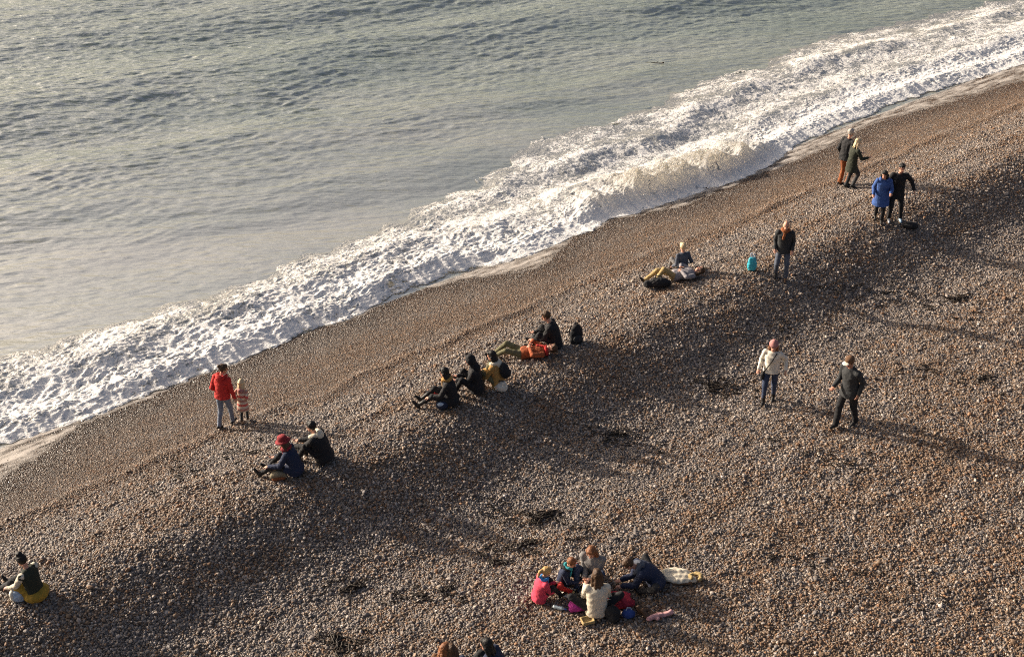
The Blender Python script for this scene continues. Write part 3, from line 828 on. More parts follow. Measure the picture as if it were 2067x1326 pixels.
        for j, (o_, ln) in enumerate(((-0.030, .062), (-0.010, .074), (0.010, .070), (0.029, .055))):
            r0 = w_ + fd * 0.085 * k + sd2 * o_ * k; r1 = r0 + (fd * 0.8 + cu * 0.35) * ln * 0.55 * k; r2 = r1 + (fd * 0.45 + cu * 0.7) * ln * 0.5 * k
            b.chain([r0, r1, r2], [0.0088 * k, 0.0082 * k, 0.0075 * k], 8)
        tb = w_ + fd * 0.03 * k - sd2 * 0.034 * k
        b.chain([tb, tb + (fd * 0.6 - sd2 * 0.6 + cu * 0.3) * 0.04 * k, tb + (fd * 1.25 - sd2 * 0.7 + cu * 0.6) * 0.045 * k], [0.011 * k, 0.0095 * k, 0.008 * k], 8)
    for h, kn, a in ((HL, KN[0], AN[0]), (HR, KN[1], AN[1])):
        b.cap(h, 0.078 * k, kn, 0.052 * k); b.cap(kn, 0.052 * k, a, 0.034 * k)
    # skull, jaw, nose, ears
    b.ell(HC + hu * 0.018 * kh - hf * 0.008 * kh, (hr * 0.074 * kh, hf * 0.092 * kh, hu * 0.098 * kh))
    b.ell(HC - hu * 0.055 * kh + hf * 0.030 * kh, (hr * 0.052 * kh, hf * 0.055 * kh, hu * 0.062 * kh))
    b.cap(HC + hu * 0.012 * kh + hf * 0.084 * kh, 0.010 * kh, HC - hu * 0.022 * kh + hf * 0.100 * kh, 0.014 * kh, 8)
    for e in (-1, 1):
        b.ell(HC + hr * e * 0.076 * kh - hu * 0.005 * kh - hf * 0.008 * kh, (hr * 0.010 * kh, hf * 0.019 * kh, hu * 0.030 * kh), 8)
    body = soft('person', b, skin, None, 0.0092, 2, 0.22)
    body.location = (bx_, by_, bz_); body.rotation_euler = (0, 0, R(heading))
    tag(body, label, 'person', group)
    for e in (-1, 1):
        m_ = MB(); m_.ell(HC + hr * e * 0.031 * kh + hu * 0.010 * kh + hf * 0.076 * kh, (hr * 0.014 * kh, hf * 0.009 * kh, hu * 0.008 * kh), 8)
        link('eye', m_.mesh('eye'), EYE, body)
    m_ = MB(); m_.cap(HC - hu * 0.058 * kh + hf * 0.080 * kh - hr * 0.02 * kh, 0.006 * kh, HC - hu * 0.058 * kh + hf * 0.080 * kh + hr * 0.02 * kh, 0.006 * kh, 8)
    link('mouth', m_.mesh('mouth'), LIP, body)

    # ---- trousers
    t_ = MB(); g = wide
    t_.ell(P - d1 * 0.015 * k, (rx * 0.172 * k, fw1 * 0.128 * k, d1 * 0.125 * k))
    for h, kn, a in ((HL, KN[0], AN[0]), (HR, KN[1], AN[1])):
        t_.cap(h, 0.094 * k, kn, 0.070 * k * (0.5 + 0.5 * g))
        low = a - unit(a - kn) * (0.0 if not boot else boot * k)
        t_.cap(kn, 0.068 * k * (0.5 + 0.5 * g), low, 0.052 * k * g)
    soft(bottom_name, t_, bottom, body, 0.015, 3, None, 0.010 * k, 9, seed)
    # ---- shoes
    for kn, a, sm in ((KN[0], AN[0], shoes[0]), (KN[1], AN[1], shoes[1])):
        s_ = MB()
        shin = unit(a - kn)
        fdir = V(0, 1, 0)
        if legs != 'stand' and abs(shin[2]) < 0.75: fdir = unit(V(0, 0.35, 1) - shin * 0)   # toes up when the leg is stretched out
        fdir = unit(fdir - shin * (fdir @ shin) * 0.85)
        sole = unit(shin - fdir * (shin @ fdir)) if legs != 'stand' else V(0, 0, -1)
        s_.cap(a + sole * 0.030 * k - fdir * 0.045 * k, 0.043 * k, a + sole * 0.038 * k + fdir * 0.085 * k, 0.040 * k)
        s_.cap(a + sole * 0.038 * k + fdir * 0.085 * k, 0.040 * k, a + sole * 0.048 * k + fdir * 0.150 * k, 0.028 * k)
        s_.cap(a + sole * 0.01 * k, 0.046 * k, a - shin * (0.03 + boot) * k, (0.046 + 0.06 * boot) * k)
        soft('shoe' if not boot else 'boot', s_, sm, body, 0.012, 1)
    # ---- upper garment
    j = MB(); p_ = puff
    rings = [(W_ - d1 * 0.01 * k, (rx + rs) * 0.5 * 0.165 * k * p_, fw1 * 0.128 * k * p_), (W_ + d2 * 0.12 * k, rs * 0.182 * k * p_, fw2 * 0.138 * k * p_),
             (W_ + d2 * 0.21 * k, rs * 0.190 * k * p_, fw2 * 0.125 * k * p_), (T_ - d2 * 0.03 * k, rs * 0.140 * k, fw2 * 0.100 * k), (T_ + d2 * 0.025 * k, rs * 0.078 * k, fw2 * 0.074 * k)]
    lower = [(P, rx * 0.188 * k * p_, fw1 * 0.145 * k * p_)]
    if legs == 'stand':
        lower.insert(0, (P - V(0, 0, 1) * hem * k, rx * (0.195 + 0.10 * hem) * k * p_, fw1 * (0.155 + 0.12 * hem) * k * p_))
        if hem > 0.3: lower.insert(1, (P - V(0, 0, 1) * hem * 0.5 * k, rx * 0.205 * k * p_, fw1 * 0.165 * k * p_))
    elif lie:
        lower.insert(0, (P - d1 * 0.05 * k, rx * 0.17 * k, fw1 * 0.13 * k))
    else:
        lower.insert(0, (P - d1 * 0.085 * k, rx * 0.190 * k * p_, fw1 * 0.150 * k * p_))
    j.rings(lower + rings, 18)
    if legs == 'sit' and hem > 0.2:                  # coat skirts spread over the hips
        for h, kn in ((HL, KN[0]), (HR, KN[1])):
            j.cap(h - V(0, 0.05, 0) * k, 0.118 * k, h + (kn - h) * min(0.55, hem), 0.098 * k)
    for sd_ in (SHL, SHR):
        j.cap(T_ - d2 * 0.06 * k, 0.07 * k, sd_, 0.070 * k * p_)
    coat = soft(top_name, j, top, body, 0.0145, 3, None, 0.012 * k, 8, seed + 40)
    for e_, (sd_, el, w_) in enumerate(((SHL, EL[0], WR[0]), (SHR, EL[1], WR[1]))):
        arm = MB()
        arm.cap(sd_, 0.072 * k * p_, el, 0.056 * k * p_); arm.cap(el, 0.056 * k * p_, w_ - unit(w_ - el) * 0.015 * k, 0.043 * k * p_)
        soft('sleeve', arm, sleeves or top, coat, 0.0135, 2, None, 0.011 * k, 10, seed + 50 + e_)
    # ---- skirt or wrap over the lap
    if skirt:
        s_ = MB()
        s_.ell(P - V(0, 0.02, 0.03) * k, (rx * 0.25 * k, V(0, 0.23, 0) * k, V(0, 0, 0.13) * k))
        for h, kn, a in ((HL, KN[0], AN[0]), (HR, KN[1], AN[1])):
            s_.cap(h, 0.125 * k, h + (kn - h) * 0.6, 0.11 * k)
        soft('skirt', s_, skirt, body, 0.017, 3, None, 0.020 * k, 7, seed + 60)
    # ---- scarf, hood
    if scarf:
        s_ = MB(); pr = None
        c0 = T_ + d2 * 0.045 * k
        for i in range(13):
            a = 2 * math.pi * i / 12
            p = c0 + rs * 0.088 * k * math.cos(a) + fw2 * 0.088 * k * math.sin(a) + d2 * 0.012 * math.sin(3 * a)
            if pr is not None: s_.cap(pr, 0.042 * k, p, 0.042 * k, 10)
            pr = p
        s_.cap(c0 + fw2 * 0.10 * k, 0.04 * k, c0 + fw2 * 0.145 * k - d2 * 0.20 * k + rs * 0.04 * k, 0.034 * k, 10, 0.6)
        soft('scarf', s_, scarf, body, 0.013, 2, None, 0.010, 16, seed + 70)
    if hood and not hood_up:
        s_ = MB(); c0 = T_ + d2 * 0.03 * k
        for i in range(13):
            a = math.pi * (0.86 + 1.28 * i / 12)
            p = c0 + rs * 0.110 * k * math.cos(a) + fw2 * 0.10 * k * math.sin(a) - d2 * 0.02 * k * abs(math.sin(a))
            if i: s_.cap(pr, 0.048 * k, p, 0.048 * k, 10)
            pr = p
        s_.ell(c0 - fw2 * 0.125 * k - d2 * 0.05 * k, (rs * 0.10 * k, fw2 * 0.05 * k, d2 * 0.09 * k))
        soft('hood', s_, hood, body, 0.014, 2, None, 0.012, 14, seed + 75)
    if hood_up:
        s_ = MB()
        s_.ell(HC + hu * 0.012 * kh - hf * 0.032 * kh, (hr * 0.112 * kh, hf * 0.112 * kh, hu * 0.135 * kh))
        s_.cap(HC - hu * 0.09 * kh - hf * 0.04 * kh, 0.095 * k, T_ - fw2 * 0.05 * k, 0.11 * k)
        soft('hood', s_, hood, body, 0.013, 2, None, 0.010, 14, seed + 75)
    # ---- hair and hat
    if hair_style and not hood_up:
        h_ = MB()
        if hair_style == 'bald':
            h_.ell(HC - hu * 0.02 * kh - hf * 0.022 * kh, (hr * 0.080 * kh, hf * 0.086 * kh, hu * 0.052 * kh))
        else:
            h_.ell(HC + hu * 0.030 * kh - hf * 0.024 * kh, (hr * 0.086 * kh, hf * 0.098 * kh, hu * 0.100 * kh))
            h_.cap(HC + hu * 0.085 * kh + hf * 0.045 * kh - hr * 0.03 * kh, 0.030 * kh, HC + hu * 0.085 * kh + hf * 0.045 * kh + hr * 0.03 * kh, 0.030 * kh)
        if hair_style in ('long', 'mid'):
            ln = 0.30 if hair_style == 'long' else 0.16
            bk = T_ - fw2 * 0.125 * k
            for e in (-1, -0.35, 0.35, 1):
                st = HC - hf * (0.075 - 0.05 * abs(e)) * kh + hr * e * 0.072 * kh - hu * 0.01 * kh
                en = st - hu * ln * 0.45 * kh
                out = -fw2 if abs(e) < 0.6 else -fw2 * 0.5
                en2 = en - d2 * ln * 0.55 * kh + out * 0.045 * k + rs * e * 0.02
                h_.chain([st, en + out * 0.02 * k, en2], [0.042 * kh, 0.045 * kh, 0.022 * kh], 10)
        if hair_style == 'bun':
            h_.ell(HC + hu * 0.065 * kh - hf * 0.115 * kh, (hr * 0.042 * kh, hf * 0.04 * kh, hu * 0.042 * kh))
        if hair_style == 'topbun':
            h_.ell(HC + hu * 0.135 * kh - hf * 0.02 * kh, (hr * 0.058 * kh, hf * 0.055 * kh, hu * 0.045 * kh))
        if hair_style == 'tail':
            h_.chain([HC + hu * 0.05 * kh - hf * 0.11 * kh, HC - hf * 0.165 * kh, HC - hf * 0.16 * kh - hu * 0.13 * kh], [0.028 * kh, 0.040 * kh, 0.018 * kh], 10)
        soft('hair', h_, hair, body, 0.0125, 1, None, 0.010, 22, seed + 80)
    if hat:
        kind, hm = hat
        h_ = MB(); c0 = HC + hu * 0.035 * kh - hf * 0.012 * kh
        if kind == 'beanie':
            h_.rings([(c0 + hu * 0.0 * kh, hr * 0.098 * kh, hf * 0.112 * kh), (c0 + hu * 0.045 * kh, hr * 0.100 * kh, hf * 0.114 * kh), (c0 + hu * 0.05 * kh, hr * 0.092 * kh, hf * 0.106 * kh),
                      (c0 + hu * 0.09 * kh, hr * 0.075 * kh, hf * 0.085 * kh), (c0 + hu * 0.125 * kh, hr * 0.042 * kh, hf * 0.046 * kh), (c0 + hu * 0.142 * kh, hr * 0.012 * kh, hf * 0.012 * kh)], 18)
        elif kind == 'cap':
            h_.rings([(c0 + hu * 0.0 * kh, hr * 0.093 * kh, hf * 0.108 * kh), (c0 + hu * 0.05 * kh, hr * 0.088 * kh, hf * 0.102 * kh), (c0 + hu * 0.085 * kh, hr * 0.062 * kh, hf * 0.072 * kh),
                      (c0 + hu * 0.10 * kh, hr * 0.02 * kh, hf * 0.02 * kh)], 18)
        else:                                       # soft brimmed hat
            h_.rings([(c0 + hu * 0.012 * kh, hr * 0.098 * kh, hf * 0.112 * kh), (c0 + hu * 0.06 * kh, hr * 0.094 * kh, hf * 0.106 * kh), (c0 + hu * 0.105 * kh, hr * 0.080 * kh, hf * 0.088 * kh),
                      (c0 + hu * 0.118 * kh, hr * 0.03 * kh, hf * 0.03 * kh)], 18)
        hat_o = link(kind if kind != 'brim' else 'hat', h_.mesh('hat'), hm, body)
        h2 = MB()
        if kind == 'cap':
            h2.cap(c0 + hf * 0.10 * kh - hr * 0.045 * kh + hu * 0.006 * kh, 0.012 * kh, c0 + hf * 0.10 * kh + hr * 0.045 * kh + hu * 0.006 * kh, 0.012 * kh)
            h2.ell(c0 + hf * 0.125 * kh + hu * 0.004 * kh, (hr * 0.075 * kh, hf * 0.062 * kh, hu * 0.012 * kh))
            link('visor', h2.mesh('visor'), WHITE if label.find('pale') >= 0 else hm, hat_o)
        elif kind == 'brim':
            h2.rings([(c0 - hu * 0.012 * kh, hr * 0.150 * kh, hf * 0.165 * kh), (c0 - hu * 0.006 * kh, hr * 0.152 * kh, hf * 0.167 * kh), (c0 + hu * 0.022 * kh, hr * 0.099 * kh, hf * 0.113 * kh)], 20)
            link('brim', h2.mesh('brim'), hm, hat_o)
        else:
            h2.rings([(c0 - hu * 0.006 * kh, hr * 0.101 * kh, hf * 0.115 * kh), (c0 + hu * 0.040 * kh, hr * 0.104 * kh, hf * 0.118 * kh), (c0 + hu * 0.046 * kh, hr * 0.096 * kh, hf * 0.110 * kh)], 18)
            link('turn_up', h2.mesh('turn_up'), hm, hat_o)
    return body, dict(T=T_, W=W_, P=P, rs=rs, fw=fw2, d=d2, k=k, WR=WR, HL=HL, HR=HR)

def strap(body, J, mat, from_right=True):
    """crossbody strap with a small bag on the hip"""
    s_ = MB(); k = J['k']; sg = 1 if from_right else -1
    pts = []
    for i in range(9):
        f = i / 8
        p = J['T'] + J['rs'] * k * (0.10 * sg * (1 - f) - 0.17 * sg * f) - J['d'] * k * 0.56 * f + J['fw'] * k * (0.06 + 0.13 * math.sin(f * 2.6))
        pts.append(p)
    s_.chain(pts, [0.014 * k] * 9, 8)
    o = link('bag_strap', s_.mesh('bag_strap'), mat, body)
    q = MB(); c = pts[-1] - J['d'] * 0.05 * k
    q.cap(c - J['fw'] * 0.06 * k, 0.05 * k, c + J['fw'] * 0.06 * k, 0.05 * k)
    q.cap(c - J['fw'] * 0.06 * k - J['d'] * .08 * k, 0.05 * k, c + J['fw'] * 0.06 * k - J['d'] * .08 * k, 0.05 * k)
    soft('shoulder_bag', q, mat, body, 0.014, 2)

# ---- two walking at the water's edge
person('woman in red jacket and pale jeans by the surf holding a child by the hand', 457, 862, -22, 1.52, 'stand', lean=4, feet=((-0.09, -0.16), (0.08, 0.18)),
       hands=((-0.225, 0.06, -0.48), (0.28, 0.10, 0.60, 1)), yaw=-45, nod=14, top=RED, hem=0.05, puff=1.06, bottom=JEANS, hair=H_BROWN, hair_style='bun', hood=RED, group='people strolling on the beach')
person('child in striped knitted coat and fair hat holding hands with the woman in red', 494, 852, -12, 0.97, 'stand', lean=3, feet=((-0.08, -0.08), (0.08, 0.10)),
       hands=((-0.24, 0.05, 0.56, 1), (0.24, 0.05, -0.44)), nod=6, top=STRIPE, top_name='coat', hem=0.38, puff=1.05, bottom=CHAR, hair=H_LIGHT, hair_style='mid', hat=('beanie', H_LIGHT), hood=PINK, shoes=(SHOEB, SHOEB), group='people strolling on the beach')
# ---- pair sitting under the red hat
person('seated person in dark coat and wine red brimmed hat, legs stretched towards the surf', 598, 958, 82, 1.60, 'sit', lean=10, chest=22, feet=((-0.14, 0.74), (0.13, 0.66)),
       hands=((-0.20, 0.36, -0.34), (0.20, 0.34, -0.36)), nod=14, top=NAVY, top_name='coat', hem=0.4, puff=1.12, bottom=BLACK, hair=H_BROWN, hair_style='mid', hat=('brim', WINE), scarf=WINE, hood=None, group='people sitting on the shingle bank')
person('seated person in black coat with cream hood beside the red hat', 656, 932, 72, 1.70, 'sit', lean=12, chest=26, feet=((-0.13, 0.52), (0.13, 0.50)),
       hands=((-0.10, 0.42, -0.30), (0.12, 0.42, -0.30)), nod=12, top=BLACK, top_name='coat', hem=0.4, puff=1.2, bottom=BLACK, hair=H_BLACK, hair_style='short', hood=CREAM, group='people sitting on the shingle bank')
# ---- far left, by herself
person('person with black topknot, dark vest and yellow skirt sitting at the left edge', 74, 1206, 66, 1.62, 'sit', lean=4, chest=12, feet=((-0.10, 0.70), (0.10, 0.74)), knees=((-0.3, 0.2, 1), (0.3, 0.2, 1)),
       hands=((-0.20, 0.36, -0.40), (0.20, 0.34, -0.40)), nod=22, top=DKGREEN, top_name='vest', sleeves=CREAM, hem=0.05, bottom=BLACK, skirt=YEL, hair=H_BLACK, hair_style='topbun', group='people sitting on the shingle bank')
# ---- three in a row on the bank
person('long haired person in black coat and yellow scarf, boots stretched towards the sea', 912, 818, 84, 1.66, 'sit', lean=6, chest=12, feet=((-0.15, 0.72), (0.13, 0.70)),
       hands=((-0.18, 0.36, -0.36), (0.18, 0.34, -0.38)), yaw=-12, nod=16, top=BLACK, top_name='coat', hem=0.4, puff=1.08, bottom=BLACK, boot=0.16, hair=H_BLACK, hair_style='long', scarf=MUST, group='people sitting on the shingle bank')
person('person sitting upright in black coat with the hood up, middle of three', 963, 793, 86, 1.68, 'sit', lean=6, chest=10, feet=((-0.14, 0.50), (0.14, 0.48)),
       hands=((-0.12, 0.36, -0.28), (0.12, 0.36, -0.30)), nod=20, top=BLACK, top_name='coat', hem=0.4, puff=1.10, bottom=BLACK, hood=BLACK, hood_up=True, group='people sitting on the shingle bank')
bp_body, J = person('person in mustard jacket with cream hood and black backpack, rightmost of three', 1006, 783, 66, 1.62, 'sit', lean=6, chest=14, feet=((-0.13, 0.50), (0.13, 0.46)),
       hands=((-0.14, 0.36, -0.32), (0.14, 0.34, -0.36)), yaw=12, nod=14, top=MUST, hem=0.05, puff=1.05, bottom=OLIVE, hair=H_BLACK, hair_style='mid', hood=CREAM, group='people sitting on the shingle bank')
q = MB(); kk = J['k']; c = J['W'] + J['d'] * 0.10 * kk - J['fw'] * 0.21 * kk
q.ell(c, (J['rs'] * 0.15 * kk, J['fw'] * 0.10 * kk, J['d'] * 0.20 * kk)); q.ell(c - J['fw'] * 0.07 * kk - J['d'] * 0.06 * kk, (J['rs'] * 0.11 * kk, J['fw'] * 0.06 * kk, J['d'] * 0.10 * kk))
soft('backpack', q, BLACK, bp_body, 0.015, 2, None, 0.008, 12, 5)
# ---- the pair beside the round backpack
person('person in black jacket sitting with a companion lying against the legs', 1120, 703, 80, 1.74, 'sit', lean=8, chest=20, feet=((-0.10, 0.52), (0.20, 0.55)),
       hands=((-0.16, 0.34, -0.36), (0.14, 0.36, -0.34)), nod=20, top=BLACK, hem=0.1, puff=1.12, bottom=BLACK, hair=H_BROWN, hair_style='short', group='people sitting on the shingle bank')
person('person in orange and red jacket and olive trousers lying on the shingle', 1056, 723, 88, 1.66, 'lie', feet=((-0.10, 0.76), (0.10, 0.70)), knees=((-0.2, 0, 1), (0.2, 0, 1)),
       hands=((-0.10, 0.34, 0.12), (0.12, 0.32, 0.12)), elbows=((-1, 0.2, 0), (1, 0.2, 0)), top=ORANGE, hem=0.05, puff=1.0, bottom=OLIVE, hair=H_BROWN, hair_style='short', scarf=RED, group='people lying on the shingle bank')
# ---- blond sitter and the one lying beside
person('blond child in slate blue top sitting with back to us beside someone lying down', 1377, 551, 24, 1.42, 'sit', lean=2, chest=6, feet=((-0.12, 0.55), (0.12, 0.52)),
       hands=((-0.28, 0.10, -0.44), (0.28, 0.12, -0.44)), nod=4, top=SLATE, top_name='jumper', hem=0.05, bottom=GREY, hair=H_LIGHT, hair_style='short', group='people sitting on the shingle bank')
person('brown haired person in grey knit and tan trousers lying down beside the blond child', 1360, 566, 96, 1.68, 'lie', feet=((-0.12, 0.52), (0.10, 0.74)), knees=((-0.2, 0, 1), (0.2, 0, 1)),
       hands=((-0.12, 0.34, 0.12), (0.14, 0.30, 0.12)), elbows=((-1, 0.2, 0), (1, 0.2, 0)), top=GSTRIPE, top_name='jumper', bottom=TAN, hair=H_BROWN, hair_style='mid', group='people lying on the shingle bank')
# ---- standing man by the turquoise bag
person('fair haired man in charcoal jacket and jeans with orange scarf, standing by the turquoise bag', 1575, 562, 168, 1.66, 'stand', lean=2, feet=((-0.13, 0.05), (0.13, -0.04)),
       hands=((-0.215, 0.07, -0.49), (0.215, 0.07, -0.49)), nod=12, top=CHAR, hem=0.10, puff=1.06, bottom=fabric('grey_blue_denim', (0.09, 0.105, 0.14)), hair=H_LIGHT, hair_style='bald', scarf=RUST, shoes=(SHOEB, SHOE), group='people strolling on the beach')
# ---- couple arm in arm
person('woman in bright blue padded coat walking arm in arm with a man in black', 1772, 446, 170, 1.54, 'stand', lean=7, feet=((-0.08, 0.13), (0.08, -0.15)),
       hands=((-0.22, 0.20, -0.34), (0.26, 0.08, -0.46)), yaw=-20, nod=16, top=BLUE, top_name='coat', hem=0.34, puff=1.16, bottom=BLACK, hair=H_BLACK, hair_style='mid', hood=BLUE, group='people strolling on the beach')
person('man in long black jacket and white trainers, one arm swung out, beside blue coat', 1801, 444, 176, 1.73, 'stand', lean=5, feet=((-0.20, 0.02), (0.13, 0.10)),
       hands=((-0.42, 0.06, -0.44), (0.25, 0.14, -0.42)), elbows=((-0.5, -1, 0.1), (0.5, -1, 0)), yaw=14, nod=12, top=BLACK, hem=0.20, puff=1.08, bottom=BLACK, hair=H_BLACK, hair_style='short', shoes=(BLUEW, SNEAK), group='people strolling on the beach')
# ---- farthest couple
person('man in black jacket and rust trousers standing nearest the water on the right', 1699, 376, -58, 1.80, 'stand', lean=2, feet=((-0.12, 0.02), (0.12, 0.04)),
       yaw=10, nod=8, top=BLACK, hem=0.08, puff=1.06, bottom=RUST, wide=1.15, hair=H_GREY, hair_style='short', group='people strolling on the beach')
person('fair haired woman in dark green coat holding something out, beside rust trousers', 1713, 381, -72, 1.55, 'stand', lean=3, feet=((-0.10, -0.06), (0.10, 0.06)),
       hands=((-0.20, 0.36, -0.30), (0.22, 0.36, -0.30)), nod=14, top=DKGREEN, top_name='coat', hem=0.28, puff=1.02, bottom=CHAR, hair=H_LIGHT, hair_style='mid', group='people strolling on the beach')
# ---- two walkers above the bank
wb, J = person('woman in white fleece jacket, pink woolly hat and black shoulder strap, walking', 1550, 811, 158, 1.62, 'stand', lean=4, feet=((-0.09, -0.14), (0.08, 0.20)),
       hands=((-0.33, -0.04, -0.44), (0.27, 0.08, -0.48)), yaw=10, nod=14, top=WHITE, hem=0.06, puff=1.02, bottom=DENIM, boot=0.12, hair=H_GINGER, hair_style='mid', hat=('beanie', PINK), group='people strolling on the beach')
strap(wb, J, BLACK, False)
person('man in dark jacket and trousers with pale peaked cap, walking behind white fleece', 1705, 860, 128, 1.83, 'stand', lean=6, feet=((-0.08, -0.22), (0.07, 0.22)),
       hands=((-0.22, -0.06, -0.52), (0.22, 0.16, -0.46)), nod=16, top=CHAR, hem=0.14, puff=1.04, bottom=BLACK, wide=1.2, hair=H_BROWN, hair_style='short', hat=('cap', BROWN), skin=SKIN2, group='people strolling on the beach')
# ---- the picnic
PG = 'people round the picnic'
person('child with blond hair, sky blue scarf and coral coat sitting at the picnic', 1088, 1214, -68, 1.30, 'sit', lean=6, chest=16, feet=((-0.12, 0.56), (0.14, 0.50)),
       hands=((-0.10, 0.34, -0.30), (0.12, 0.34, -0.32)), nod=18, top=CORAL, top_name='coat', hem=0.4, puff=1.16, bottom=BLACK, hair=H_BLOND, hair_style='tail', scarf=SKY, group=PG)
person('ginger child in navy jacket, teal scarf and red trousers sitting at the picnic', 1136, 1184, -118, 1.28, 'sit', lean=8, chest=18, feet=((-0.20, 0.34), (0.20, 0.34)), knees=((-1, 0.3, 0.6), (1, 0.3, 0.6)),
       hands=((-0.08, 0.34, -0.30), (0.10, 0.34, -0.26)), nod=24, top=NAVY, hem=0.1, puff=1.12, bottom=RED, hair=H_GINGER, hair_style='short', scarf=TEAL, hood=BLACK, group=PG)
person('woman with long ginger hair in grey coat sitting with hands together at the picnic', 1197, 1172, 160, 1.70, 'sit', lean=4, chest=14, feet=((-0.06, 0.42), (0.16, 0.46)), knees=((-0.5, 0.3, 1), (0.4, 0.3, 1)),
       hands=((-0.05, 0.30, -0.26), (0.05, 0.30, -0.27)), nod=28, top=GREY, top_name='coat', hem=0.4, puff=1.10, bottom=DENIM, hair=H_GINGER, hair_style='long', group=PG)
person('woman in cream jumper with long brown hair, back to us at the picnic', 1204, 1243, 4, 1.68, 'sit', lean=4, chest=12, feet=((-0.22, 0.42), (0.22, 0.40)), knees=((-1, 0.4, 0.5), (1, 0.4, 0.5)),
       hands=((-0.16, 0.34, -0.28), (0.16, 0.34, -0.30)), nod=12, top=CREAM, top_name='jumper', hem=0.05, puff=1.08, bottom=BLACK, hair=H_BROWN, hair_style='long', group=PG)
person('brown haired person in navy jacket bent forward beside the cream coat', 1322, 1183, 96, 1.66, 'sit', lean=30, chest=62, feet=((-0.22, 0.34), (0.22, 0.34)), knees=((-1, 0.4, 0.4), (1, 0.4, 0.4)),
       hands=((-0.08, 0.28, -0.34), (0.10, 0.26, -0.34)), nod=48, top=NAVY, hem=0.4, puff=1.2, bottom=BLACK, hair=H_BROWN, hair_style='short', hood=SLATE, group=PG)
# ---- three heads at the lower edge
BG = 'people cut by the lower edge'
person('ginger haired person at the lower edge, leftmost of three heads', 889, 1392, -40, 1.62, 'sit', lean=6, chest=14, nod=14, top=BROWN, hem=0.1, bottom=DENIM, hair=H_GINGER, hair_style='mid', group=BG)
person('brown haired person in navy jacket at the lower edge, middle of three heads', 921, 1394, 30, 1.60, 'sit', lean=6, chest=14, nod=10, top=NAVY, hem=0.1, bottom=DENIM, hair=H_BROWN, hair_style='mid', group=BG)
person('black haired person in navy coat at the lower edge, rightmost of three heads', 1001, 1384, 70, 1.78, 'sit', lean=6, chest=14, nod=12, top=NAVY, top_name='coat', hem=0.3, puff=1.25, bottom=BLACK, hair=H_BLACK, hair_style='mid', group=BG)

# ------------------------------------------------------------------ bags, clothes and scraps lying about
def place(u, v):
    return V(*on_ground(u, v))

def thing_soft(name, label, cat, u, v, shapes, mat, heading=0, folds=0.012, voxel=0.013, group=None, fscale=11):
    q = MB(); shapes(q)
    o = soft(name, q, mat, None, voxel, 2, None, folds, fscale, int(u) % 97)
    p = place(u, v)
    o.location = (p[0], p[1], p[2] + 0.03); o.rotation_euler = (0, 0, R(heading))
    return tag(o, label, cat, group)

def handle(parent, pts, mat, r=0.008, name='handle'):
    q = MB(); q.chain([V(*p) for p in pts], [r] * len(pts), 8)
    return link(name, q.mesh(name), mat, parent)

X, Y, Z = V(1, 0, 0), V(0, 1, 0), V(0, 0, 1)

# round backpack on the bank
o = thing_soft('backpack', 'black backpack standing on the shingle behind the person in black jacket', 'backpack', 1163, 693,
               lambda q: (q.ell(V(0, 0, .22), (X * .15, Y * .11, Z * .24)), q.cap(V(-.08, 0, .06), .08, V(.08, 0, .06), .08)), BLACK, 20)
q = MB(); q.ell(V(0, -.10, .14), (X * .11, Y * .05, Z * .10)); soft('front_pocket', q, CHAR, o, .013, 2, None, .006)
handle(o, [(-.04, .02, .43), (-.03, .02, .49), (.03, .02, .49), (.04, .02, .43)], BLACK, .010)
handle(o, [(-.09, .09, .40), (-.11, .15, .25), (-.10, .10, .06)], BLACK, .016, 'shoulder_strap'); handle(o, [(.09, .09, .40), (.11, .15, .25), (.10, .10, .06)], BLACK, .016, 'shoulder_strap')

# turquoise carrier bag
o = thing_soft('carrier_bag', 'turquoise carrier bag standing on the shingle beside the man in jeans', 'bag', 1517, 547,
               lambda q: q.rings([(V(0, 0, .01), X * .10, Y * .07), (V(0, 0, .12), X * .125, Y * .08), (V(0, 0, .26), X * .105, Y * .06), (V(0, 0, .34), X * .085, Y * .035)], 16), TURQ, 5, .014)
handle(o, [(-.06, .02, .33), (-.055, .02, .43), (-.02, .02, .46), (-.005, .02, .34)], PALEB, .012); handle(o, [(.06, -.02, .33), (.055, -.02, .43), (.02, -.02, .46), (.005, -.02, .34)], PALEB, .012)

# black holdall by the lying person
o = thing_soft('holdall', 'black slumped holdall on the shingle by the lying person in tan trousers', 'bag', 1328, 582,
               lambda q: (q.cap(V(-.26, 0, .10), .10, V(.24, .02, .09), .08), q.ell(V(.02, 0, .13), (X * .26, Y * .14, Z * .12))), BLACK, 4, .02)
handle(o, [(-.12, .02, .22), (-.05, .02, .30), (.06, .02, .29), (.12, .02, .21)], BLACK, .012)
# small dark bag near the couple
o = thing_soft('shoulder_bag', 'small black bag lying on the dark slope by the couple in blue and black', 'bag', 1837, 463,
               lambda q: (q.ell(V(0, 0, .08), (X * .20, Y * .13, Z * .10)), q.cap(V(-.12, 0, .05), .06, V(.12, 0, .05), .06)), BLACK, -12, .014)
handle(o, [(-.14, .0, .12), (-.20, .10, .03), (-.05, .20, .03), (.12, .14, .04), (.15, .02, .10)], BLACK, .010, 'bag_strap')
